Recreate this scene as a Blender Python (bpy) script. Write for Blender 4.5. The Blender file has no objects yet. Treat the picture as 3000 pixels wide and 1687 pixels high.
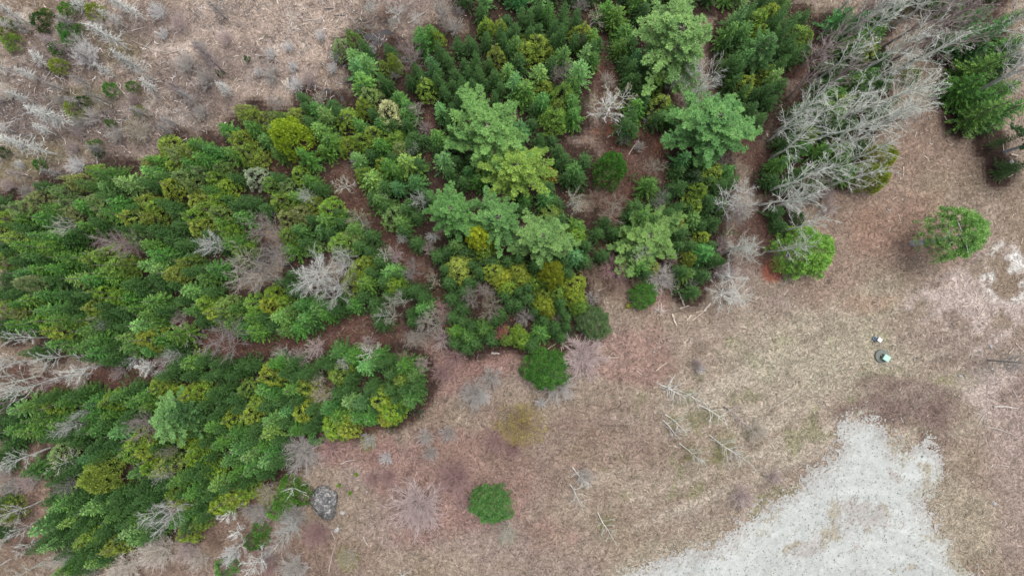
import bpy, math, random, re
import numpy as np
from mathutils import Vector, Matrix
random.seed(7); rng = np.random.default_rng(7)
SC = bpy.context.scene

# ------------------------------------------------------------ camera, sky, sun, exposure
HC = 80.0                                    # drone height
FPX = 2027.0                                 # focal length in photo pixels (3000 wide)
TILT = math.radians(1.6)
cd = bpy.data.cameras.new('camera'); cam = bpy.data.objects.new('camera', cd); SC.collection.objects.link(cam)
cd.sensor_width = 36.0; cd.lens = 36.0 * FPX / 3000.0; cd.clip_end = 2000; cd.clip_start = 0.5
cam.location = (0, 0, HC); cam.rotation_euler = (TILT, 0, 0)
SC.camera = cam
w = bpy.data.worlds.new('World'); SC.world = w; w.use_nodes = True
nt = w.node_tree; bg = nt.nodes['Background']; bg.inputs[1].default_value = 0.085
sky = nt.nodes.new('ShaderNodeTexSky'); sky.sky_type = 'NISHITA'; sky.sun_disc = False
SUN_EL, SUN_ROT = math.radians(74), math.radians(35)
sky.sun_elevation = SUN_EL; sky.sun_rotation = SUN_ROT; sky.dust_density = 4.0; sky.air_density = 1.0
hs = nt.nodes.new('ShaderNodeHueSaturation'); hs.inputs['Saturation'].default_value = 0.38
nt.links.new(sky.outputs[0], hs.inputs['Color']); nt.links.new(hs.outputs[0], bg.inputs[0])
ld = bpy.data.lights.new('sun', 'SUN'); ld.energy = 1.5; ld.angle = math.radians(40); ld.color = (1.0, 0.97, 0.93)
sun = bpy.data.objects.new('sun', ld); SC.collection.objects.link(sun)
dv = Vector((math.sin(SUN_ROT) * math.cos(SUN_EL), math.cos(SUN_ROT) * math.cos(SUN_EL), math.sin(SUN_EL)))
sun.rotation_euler = dv.to_track_quat('Z', 'Y').to_euler(); sun.location = (20, 30, 60)
vs = SC.view_settings; vs.view_transform = 'Standard'; vs.look = 'None'; vs.gamma = 1; vs.exposure = 1.12

# ------------------------------------------------------------ photo coordinates -> world
PAN = {1: (0, 0), 2: (750, 0), 3: (1500, 0), 4: (2250, 0), 5: (0, 562), 6: (750, 562), 7: (1500, 562), 8: (2250, 562),
       9: (0, 1125), 10: (750, 1125), 11: (1500, 1125), 12: (2250, 1125)}
K = 10 / 2.5787
CT, ST = math.cos(TILT), math.sin(TILT)
def pix(p, x, y): ox, oy = PAN[p]; return ox + x * K, oy + y * K
def world(px, py, z=0.0):
    a, b = (px - 1500) / FPX, (843.5 - py) / FPX
    dx, dy, dz = a, b * CT + ST, b * ST - CT
    t = (z - HC) / dz
    return dx * t, dy * t
def project(x, y, z):
    z -= HC
    yc, zc = y * CT + z * ST, -y * ST + z * CT
    return 1500 + FPX * x / -zc, 843.5 - FPX * yc / -zc
def V2(x, y): return x * 1.16460, y * 1.16460            # overview coordinates -> photo pixels
MPP = HC / FPX

# ------------------------------------------------------------ helpers
COL = SC.collection
def tag(o, label=None, cat=None, group=None, kind=None):
    if label: o['label'] = label
    if cat: o['category'] = cat
    if group: o['group'] = group
    if kind: o['kind'] = kind
    return o
def empty(name, loc, rz=0.0):
    o = bpy.data.objects.new(name, None); COL.objects.link(o); o.location = loc; o.rotation_euler = (0, 0, rz)
    o.empty_display_size = 0.3
    return o
def mesh_np(name, V, F, tint=None, mat=None, smooth=False):
    """V (n,3); F list of (m,k) arrays"""
    me = bpy.data.meshes.new(name)
    V = np.asarray(V, dtype=np.float32)
    F = [np.asarray(f, dtype=np.int32) for f in (F if isinstance(F, list) else [F]) if len(f)]
    me.vertices.add(len(V)); me.vertices.foreach_set('co', V.ravel())
    loops = np.concatenate([f.ravel() for f in F]); tot = np.concatenate([np.full(len(f), f.shape[1], np.int32) for f in F])
    st = np.concatenate([[0], np.cumsum(tot)[:-1]]).astype(np.int32)
    me.loops.add(len(loops)); me.loops.foreach_set('vertex_index', loops)
    me.polygons.add(len(tot)); me.polygons.foreach_set('loop_start', st); me.polygons.foreach_set('loop_total', tot)
    if smooth: me.polygons.foreach_set('use_smooth', np.ones(len(tot), bool))
    me.update(calc_edges=True)
    if tint is not None:
        a = me.attributes.new('tint', 'FLOAT', 'POINT'); a.data.foreach_set('value', np.asarray(tint, np.float32))
    if mat: me.materials.append(mat)
    return me
def link(name, me, parent=None, loc=(0, 0, 0), color=None):
    o = bpy.data.objects.new(name, me); COL.objects.link(o); o.location = loc
    if parent: o.parent = parent
    if color: o.color = (*color, 1)
    return o
def unit(a): return a / np.maximum(np.linalg.norm(a, axis=-1, keepdims=True), 1e-9)

# numpy value noise
def vnoise(x, y, s, seed):
    r = np.random.default_rng(seed); T = r.random((256, 256)).astype(np.float32)
    x = x / s + 1000.3; y = y / s + 1000.7
    xi, yi = np.floor(x).astype(int), np.floor(y).astype(int); fx, fy = x - xi, y - yi
    fx = fx * fx * (3 - 2 * fx); fy = fy * fy * (3 - 2 * fy)
    g = lambda i, j: T[(xi + i) % 256, (yi + j) % 256]
    return (g(0, 0) * (1 - fx) + g(1, 0) * fx) * (1 - fy) + (g(0, 1) * (1 - fx) + g(1, 1) * fx) * fy
def fbm(x, y, s, seed, o=4):
    v = 0; a = 1; t = 0
    for i in range(o): v = v + a * vnoise(x, y, s / 2 ** i, seed + i); t += a; a *= .55
    return v / t - 0.5
def sstep(a, b, x): t = np.clip((x - a) / (b - a), 0, 1); return t * t * (3 - 2 * t)

# ------------------------------------------------------------ materials
def foliage_mat(name, transl=0.08, var=0.55, yel=0.35):
    m = bpy.data.materials.new(name); m.use_nodes = True; n = m.node_tree; L = n.links
    b = n.nodes['Principled BSDF']; b.inputs['Roughness'].default_value = 0.6; b.inputs['Specular IOR Level'].default_value = 0.25
    oi = n.nodes.new('ShaderNodeObjectInfo'); ge = n.nodes.new('ShaderNodeNewGeometry'); at = n.nodes.new('ShaderNodeAttribute'); at.attribute_name = 'tint'
    ad = n.nodes.new('ShaderNodeMath'); ad.operation = 'ADD'
    m1 = n.nodes.new('ShaderNodeMath'); m1.operation = 'MULTIPLY'; m1.inputs[1].default_value = 0.45
    m2 = n.nodes.new('ShaderNodeMath'); m2.operation = 'MULTIPLY'; m2.inputs[1].default_value = 0.55
    L.new(ge.outputs['Random Per Island'], m1.inputs[0]); L.new(at.outputs['Fac'], m2.inputs[0]); L.new(m1.outputs[0], ad.inputs[0]); L.new(m2.outputs[0], ad.inputs[1])
    mr = n.nodes.new('ShaderNodeMapRange'); mr.inputs['To Min'].default_value = 1 - var; mr.inputs['To Max'].default_value = 1 + var * 1.5
    L.new(ad.outputs[0], mr.inputs[0])
    vm = n.nodes.new('ShaderNodeVectorMath'); vm.operation = 'SCALE'; L.new(oi.outputs['Color'], vm.inputs[0]); L.new(mr.outputs[0], vm.inputs['Scale'])
    hu = n.nodes.new('ShaderNodeHueSaturation'); mh = n.nodes.new('ShaderNodeMapRange'); mh.inputs['To Min'].default_value = 0.5 + .02 * yel; mh.inputs['To Max'].default_value = 0.5 - .09 * yel
    L.new(ad.outputs[0], mh.inputs[0]); L.new(mh.outputs[0], hu.inputs['Hue']); L.new(vm.outputs[0], hu.inputs['Color'])
    L.new(hu.outputs[0], b.inputs['Base Color'])
    tr = n.nodes.new('ShaderNodeBsdfTranslucent'); L.new(hu.outputs[0], tr.inputs[0])
    mx = n.nodes.new('ShaderNodeMixShader'); mx.inputs[0].default_value = transl
    L.new(b.outputs[0], mx.inputs[1]); L.new(tr.outputs[0], mx.inputs[2]); L.new(mx.outputs[0], n.nodes['Material Output'].inputs[0])
    return m
def wood_mat(name, use_obj=True, col=(.3, .28, .25), dark=0.55, scale=3.0, mul=1.15):
    m = bpy.data.materials.new(name); m.use_nodes = True; n = m.node_tree; L = n.links
    b = n.nodes['Principled BSDF']; b.inputs['Roughness'].default_value = 0.85
    tc = n.nodes.new('ShaderNodeTexCoord'); no = n.nodes.new('ShaderNodeTexNoise'); no.inputs['Scale'].default_value = scale; no.inputs['Detail'].default_value = 4
    L.new(tc.outputs['Object'], no.inputs[0])
    mr = n.nodes.new('ShaderNodeMapRange'); mr.inputs['From Min'].default_value = .35; mr.inputs['From Max'].default_value = .65; mr.inputs['To Min'].default_value = dark; mr.inputs['To Max'].default_value = mul
    L.new(no.outputs[0], mr.inputs[0])
    vm = n.nodes.new('ShaderNodeVectorMath'); vm.operation = 'SCALE'; L.new(mr.outputs[0], vm.inputs['Scale'])
    if use_obj: oi = n.nodes.new('ShaderNodeObjectInfo'); L.new(oi.outputs['Color'], vm.inputs[0])
    else: vm.inputs[0].default_value = col
    L.new(vm.outputs[0], b.inputs['Base Color'])
    return m
M_FOL = foliage_mat('conifer_foliage'); M_CED = foliage_mat('cedar_foliage', .08, .65, .25); M_PINE = foliage_mat('pine_foliage', .1, .45, .3)
M_BUD = foliage_mat('bud_leaves', .3, .4, .6); M_BARK = wood_mat('bark'); M_TWIG = wood_mat('twig', True, dark=.6, mul=.8); M_STEM = wood_mat('stem', True, dark=.9, mul=1.25)
def plain(name, col, rough=.6, spec=.5):
    m = bpy.data.materials.new(name); m.use_nodes = True; n = m.node_tree; b = n.nodes['Principled BSDF']
    b.inputs['Roughness'].default_value = rough; b.inputs['Specular IOR Level'].default_value = spec
    tc = n.nodes.new('ShaderNodeTexCoord'); no = n.nodes.new('ShaderNodeTexNoise'); no.inputs['Scale'].default_value = 6; no.inputs['Detail'].default_value = 5
    n.links.new(tc.outputs['Object'], no.inputs[0])
    mr = n.nodes.new('ShaderNodeMapRange'); mr.inputs['From Min'].default_value = .3; mr.inputs['From Max'].default_value = .7; mr.inputs['To Min'].default_value = .78; mr.inputs['To Max'].default_value = 1.1
    n.links.new(no.outputs[0], mr.inputs[0]); vm = n.nodes.new('ShaderNodeVectorMath'); vm.operation = 'SCALE'; vm.inputs[0].default_value = col
    n.links.new(mr.outputs[0], vm.inputs['Scale']); n.links.new(vm.outputs[0], b.inputs['Base Color'])
    return m

# ------------------------------------------------------------ foliage geometry
def diamonds(P, D, L, W, tint, up=None):
    """leaf sprays: base P, direction D (unit), length L, width W"""
    P = np.asarray(P, np.float32); D = unit(np.asarray(D, np.float32)); n = len(P)
    L = np.broadcast_to(L, n)[:, None]; W = np.broadcast_to(W, n)[:, None]
    R = rng.normal(0, .55, (n, 3)); R[:, 2] += 1
    S = unit(np.cross(D, R))
    mid = P + D * L * .45
    tip = P + D * L
    V = np.stack([P, mid + S * W / 2, tip, mid - S * W / 2], 1).reshape(-1, 3)
    F = np.arange(4 * n).reshape(n, 4)
    return V, F, np.repeat(tint, 4)
def fir_mesh(seed, H=10.0, R=1.6, dens=1.0):
    r = random.Random(seed); P = []; D = []; L = []; W = []; T = []
    z = H * .1; lop = r.uniform(0, 6.28)
    while z < H - .12:
        t = z / H; rad = R * (1 - t) ** .95 + .09
        n = max(4, int(round(6.4 * dens * (1 - .25 * t)))); a0 = r.uniform(0, 6.28)
        for i in range(n):
            a = a0 + 6.283 * i / n + r.uniform(-.3, .3); ln = rad * r.uniform(.5, 1.32) * (1 + .12 * math.cos(a - lop))
            el = math.radians(-20 + 50 * t * t + r.uniform(-7, 7)); tint = r.random()
            ca, sa, ce, se = math.cos(a), math.sin(a), math.cos(el), math.sin(el)
            s = .18
            k = 0
            while s < ln:
                f = s / ln; zz = z + se * s + .10 * f * f * ln
                for sd in (-1, 1):
                    aa = a + sd * r.uniform(.35, .8)
                    P.append((ca * ce * s, sa * ce * s, zz)); D.append((math.cos(aa), math.sin(aa), r.uniform(-.25, .35)))
                    L.append(min(.36, .12 + .24 * ln * (1 - f) + .04) * r.uniform(.75, 1.3)); W.append(r.uniform(.07, .12)); T.append(tint)
                s += r.uniform(.15, .22); k += 1
            P.append((ca * ce * ln * .88, sa * ce * ln * .88, z + se * ln + .1 * ln)); D.append((ca, sa, .2)); L.append(.3); W.append(.13); T.append(tint)
        z += r.uniform(.24, .36) * (1.1 - .3 * t)
    for i in range(8):
        a = r.uniform(0, 6.28); P.append((0, 0, H - .35 + .04 * i)); D.append((math.cos(a) * .5, math.sin(a) * .5, 1)); L.append(.3); W.append(.1); T.append(.9)
    V, F, tt = diamonds(P, D, np.array(L), np.array(W), np.array(T))
    return mesh_np('fir_crown', V, F, tt, M_FOL)
def clump_mesh(name, seed, H, R, mat, zc0=.12, bulge=.3, nclump=95, per=26, cs=.3, leaf=.22, lb=1.0, squash=1.0):
    """dense bushy crown: clumps of leaf sprays over a lobed egg / cone"""
    r = np.random.default_rng(seed); P = []; D = []; T = []
    ph = r.uniform(0, 6.28, 4)
    for i in range(nclump):
        a = r.uniform(0, 6.28); q = math.sqrt(r.random()) * r.uniform(.9, 1.08); q = min(q, 1.06); lob = 1 + lb * (.09 * math.sin(2 * a + ph[0]) + .06 * math.sin(5 * a + ph[1]) + .06 * math.sin(8 * a + ph[3]) + .06 * math.sin(13 * a + ph[2]))
        rad = R * q * lob; t = max(0, 1 - q ** bulge) ** squash
        z = H * (zc0 + (1 - zc0) * max(0, t)) * r.uniform(.86, 1.03) + .10 * H * (1 - q) * math.sin(4 * a + 5 * q + ph[2])
        c = np.array([math.cos(a) * rad, math.sin(a) * rad, z])
        g = r.normal(0, 1, (per, 3)); g = unit(g) * (r.random((per, 1)) ** .5) * cs * np.array([1, 1, .8])
        out = np.array([math.cos(a), math.sin(a), .9])
        P.append(c + g); D.append(unit(g) * .8 + out * .6 + r.normal(0, .3, (per, 3))); T.append(np.full(per, r.random()))
    P = np.concatenate(P); D = np.concatenate(D); T = np.concatenate(T); n = len(P)
    V, F, tt = diamonds(P, D, leaf * r.uniform(.75, 1.3, n), leaf * .55 * r.uniform(.8, 1.2, n), T)
    return mesh_np(name, V, F, tt, mat)
def pine_meshes(seed, H=15.0, R=4.0):
    """big white pine: long plumed limbs with needle tufts; returns (trunk+limbs mesh, crown mesh)"""
    r = random.Random(seed); P = []; D = []; T = []; tb = Tubes()
    tb.add([(0, 0, -.3), (r.uniform(-.1, .1), r.uniform(-.1, .1), H * .5), (0, 0, H * .97)], [.24, .16, .04], 7)
    nb = 54; ph = [r.uniform(0, 6.28) for _ in range(3)]
    for i in range(nb):
        t = (i + .5) / nb; z = H * (.34 + .62 * t); a = i * 2.39996 + r.uniform(-.25, .25)
        ln = R * (1 - .82 * t ** 1.5) * (1 + .22 * math.sin(2 * a + ph[0]) + .12 * math.sin(5 * a + ph[1])) * r.uniform(.72, 1.16)
        rise = ln * (.02 + .40 * t); pts = []
        for k in range(6):
            f = k / 5; pts.append((math.cos(a) * ln * f, math.sin(a) * ln * f, z + rise * f * f + .05 * math.sin(3 * f)))
        tb.add(pts, [.06 * (1 - .75 * k / 5) for k in range(6)], 4)
        tint = r.random(); m = int(9 + ln * 11)
        for k in range(m):
            f = .28 + .72 * (k + r.random()) / m; w = .22 * ln * (1.1 - f) + .14
            off = r.uniform(-1, 1) * w; b = a + 1.5708
            p = (math.cos(a) * ln * f + math.cos(b) * off, math.sin(a) * ln * f + math.sin(b) * off, z + rise * f * f + r.uniform(-.08, .2))
            od = math.atan2(off, ln * .5) + a
            for q in range(15):
                dd = (math.cos(od) * .75 + r.gauss(0, .6), math.sin(od) * .75 + r.gauss(0, .6), .55 + r.gauss(0, .45))
                P.append(p); D.append(dd); T.append(tint * .75 + .25 * (k % 3) / 2)
    n = len(P)
    V, F, tt = diamonds(P, D, rng.uniform(.22, .40, n), rng.uniform(.06, .10, n), np.array(T))
    return tb.mesh('pine_trunk', M_BARK), mesh_np('pine_crown', V, F, tt, M_PINE)

class Tubes:
    def __init__(s): s.V = []; s.F4 = []; s.n = 0
    def add(s, pts, rad, k=4):
        pts = [Vector(p) for p in pts]; m = len(pts); ref = Vector((.31, .52, .79))
        for i, p in enumerate(pts):
            d = (pts[min(i + 1, m - 1)] - pts[max(i - 1, 0)]); d = d.normalized() if d.length > 1e-6 else Vector((0, 0, 1))
            u = d.cross(ref)
            if u.length < .05: u = d.cross(Vector((1, 0, 0)))
            u.normalize(); v = d.cross(u)
            for j in range(k):
                a = 6.2832 * j / k; s.V.append(p + u * (math.cos(a) * rad[i]) + v * (math.sin(a) * rad[i]))
        for i in range(m - 1):
            for j in range(k):
                a = s.n + i * k + j; b = s.n + i * k + (j + 1) % k; s.F4.append((a, b, b + k, a + k))
        s.V.append(pts[-1] + (pts[-1] - pts[-2]).normalized() * rad[-1] * .3); tip = len(s.V) - 1
        for j in range(k):
            a = s.n + (m - 1) * k + j; b = s.n + (m - 1) * k + (j + 1) % k; s.F4.append((a, b, tip, tip))
        s.n = len(s.V)
    def mesh(s, name, mat):
        V = np.array([tuple(v) for v in s.V]); q = [f for f in s.F4 if f[2] != f[3]]; t = [f[:3] for f in s.F4 if f[2] == f[3]]
        return mesh_np(name, V, [np.array(q), np.array(t)], None, mat, True)

def wiggle(r, p, d, L, n, amp, lift=0.0):
    pts = [Vector(p)]; d = Vector(d).normalized()
    for i in range(n):
        d = (d + Vector((r.gauss(0, amp), r.gauss(0, amp), r.gauss(0, amp * .6) + lift))).normalized(); pts.append(pts[-1] + d * (L / n))
    return pts, d
def bare_meshes(seed, H=11.0, R=2.6, n1=16, n2=7, n3=4, start=.35, tr=.11, up=.9, forks=1, amp=.05, leaves=0, bt=1.0):
    """bare deciduous tree -> (trunk, branches, twigs, leaf mesh or None)"""
    r = random.Random(seed); T = Tubes(); B = Tubes(); W = Tubes(); LP = []; LD = []
    for fk in range(forks):
        d0 = Vector((0, 0, 1)) if forks == 1 else Vector((math.cos(fk * 6.28 / forks + seed) * .22, math.sin(fk * 6.28 / forks + seed) * .22, 1))
        hh = H * r.uniform(.82, .96) if forks > 1 else H * .92
        tp, _ = wiggle(r, (0, 0, -.2), d0, hh, 9, amp * .8, .05)
        T.add(tp, [tr * .8 * (1 - .85 * i / 9) + .010 for i in range(10)], 6)
        m1 = n1 // forks
        for i in range(m1):
            f = min(start + (1 - start) * (i + r.random() * .6) / m1, .99)
            k = f * 9; i0 = min(int(k), 8); p = tp[i0].lerp(tp[i0 + 1], k - i0)
            a = i * 2.4 + r.uniform(-.5, .5); g = (f - start) / (1 - start); ln = R * (1.12 - .55 * g) * r.uniform(.7, 1.15)
            e = up * (.55 + .75 * g) * r.uniform(.8, 1.2); d = Vector((math.cos(a), math.sin(a), e))
            rr = .030 * bt * (1.15 - .6 * f) * (ln / 2.2) ** .5; L = ln * math.sqrt(1 + min(e, 2.2) ** 2) * .85
            pts, _ = wiggle(r, p, d, L, 7, amp * 1.3, .02)
            B.add(pts, [rr * (1 - .7 * j / 7) + .007 for j in range(8)], 4)
            for j in range(n2):
                q_ = .18 + .82 * (j + r.random()) / n2; kk = q_ * 7; j0 = min(int(kk), 6); q = pts[j0].lerp(pts[j0 + 1], kk - j0); ax = (pts[j0 + 1] - pts[j0]).normalized()
                sd = ax.cross(Vector((r.gauss(0, 1), r.gauss(0, 1), r.gauss(0, 1)))).normalized(); l2 = ln * .42 * (1.15 - .6 * q_) * r.uniform(.6, 1.25)
                p2, _ = wiggle(r, q, ax + sd * r.uniform(.4, .85), l2, 4, amp * 2, .03)
                (B if j % 2 == 0 else W).add(p2, [.016 * bt, .013 * bt, .011 * bt, .009, .006], 3)
                for m in range(n3):
                    h = r.uniform(.4, 3.8); mm = min(int(h), 3); q3 = p2[mm].lerp(p2[mm + 1], h - mm); a3 = (p2[mm + 1] - p2[mm]).normalized()
                    d3 = a3 + a3.cross(Vector((r.gauss(0, 1), r.gauss(0, 1), r.gauss(0, 1)))).normalized() * r.uniform(.4, .9)
                    p3, _ = wiggle(r, q3, d3, l2 * .6, 2, .15, .03)
                    W.add(p3, [.0075, .0065, .0045], 3)
                    for _ in range(leaves): LP.append(tuple(p3[r.randint(1, 2)])); LD.append((r.gauss(0, 1), r.gauss(0, 1), r.gauss(0, .6)))
    lm = None
    if leaves:
        V, F, tt = diamonds(LP, LD, rng.uniform(.05, .09, len(LP)), rng.uniform(.03, .06, len(LP)), rng.random(len(LP)))
        lm = mesh_np('bud_leaves', V, F, tt, M_BUD)
    nq = len(B.F4); off = B.n; B.V += W.V; B.F4 += [tuple(i + off for i in f) for f in W.F4]
    bm_ = B.mesh('branches', M_BARK); bm_.materials.append(M_TWIG)
    fl = [i >= nq for i, f in enumerate(B.F4) if f[2] != f[3]] + [i >= nq for i, f in enumerate(B.F4) if f[2] == f[3]]
    bm_.polygons.foreach_set('material_index', np.array(fl, np.int32)); bm_.update()
    return T.mesh('trunk', M_BARK), bm_, lm
def snag_meshes(seed, H=8.0, R=.9, nb=75):
    r = random.Random(seed); T = Tubes(); B = Tubes()
    tp, _ = wiggle(r, (0, 0, -.2), (r.uniform(-.03, .03), r.uniform(-.03, .03), 1), H, 8, .02)
    T.add(tp, [.085 * (1 - .85 * i / 8) + .012 for i in range(9)], 6)
    for i in range(nb):
        f = .3 + .69 * (i + r.random()) / nb; k = f * 8; i0 = min(int(k), 7); p = tp[i0].lerp(tp[i0 + 1], k - i0); a = i * 2.4 + r.uniform(-.4, .4)
        ln = R * (1.25 - .95 * f) * r.uniform(.5, 1.4)
        pts, _ = wiggle(r, p, (math.cos(a), math.sin(a), r.uniform(-.25, .3)), ln, 3, .22)
        B.add(pts, [.030, .024, .017, .009], 3)
        for j in range(4):
            g = r.uniform(.25, 1) * 3; j0 = min(int(g), 2); q = pts[j0].lerp(pts[j0 + 1], g - j0)
            p2, _ = wiggle(r, q, (math.cos(a + r.uniform(-1.4, 1.4)), math.sin(a + r.uniform(-1.4, 1.4)), r.uniform(-.5, .5)), ln * .45, 2, .2)
            B.add(p2, [.017, .013, .007], 3)
    return T.mesh('trunk', M_BARK), B.mesh('branches', M_TWIG)
def shrub_mesh(seed, R=2.0, H=2.6, ns=40, n2=9, n3=5, spread=.95):
    r = random.Random(seed); B = Tubes()
    for i in range(ns):
        a = i * 2.4 + r.uniform(-.3, .3); o = spread * math.sqrt((i + .5) / ns); d = Vector((math.cos(a) * o * R, math.sin(a) * o * R, H * math.sqrt(max(.05, 1 - .75 * o * o))))
        ln = d.length * r.uniform(.8, 1.1)
        pts, _ = wiggle(r, (math.cos(a) * .15, math.sin(a) * .15, -.1), d, ln, 6, .05)
        B.add(pts, [.027 * (1 - .65 * j / 6) + .006 for j in range(7)], 4)
        for j in range(n2):
            g = (.3 + .7 * (j + r.random()) / n2) * 6; j0 = min(int(g), 5); q = pts[j0].lerp(pts[j0 + 1], g - j0)
            dd = (pts[j0 + 1] - pts[j0]).normalized() + Vector((r.gauss(0, .45), r.gauss(0, .45), r.gauss(0, .4)))
            p2, _ = wiggle(r, q, dd, ln * .26 * r.uniform(.6, 1.2), 3, .15); B.add(p2, [.010, .009, .007, .005], 3)
            for m in range(n3):
                g2 = r.uniform(.8, 3); m0 = min(int(g2), 2); s = p2[m0].lerp(p2[m0 + 1], g2 - m0)
                p3, _ = wiggle(r, s, dd.normalized() + Vector((r.gauss(0, .6), r.gauss(0, .6), r.gauss(0, .4))), ln * .14, 2, .2); B.add(p3, [.007, .006, .004], 3)
    return B.mesh('stems', M_STEM)

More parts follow.
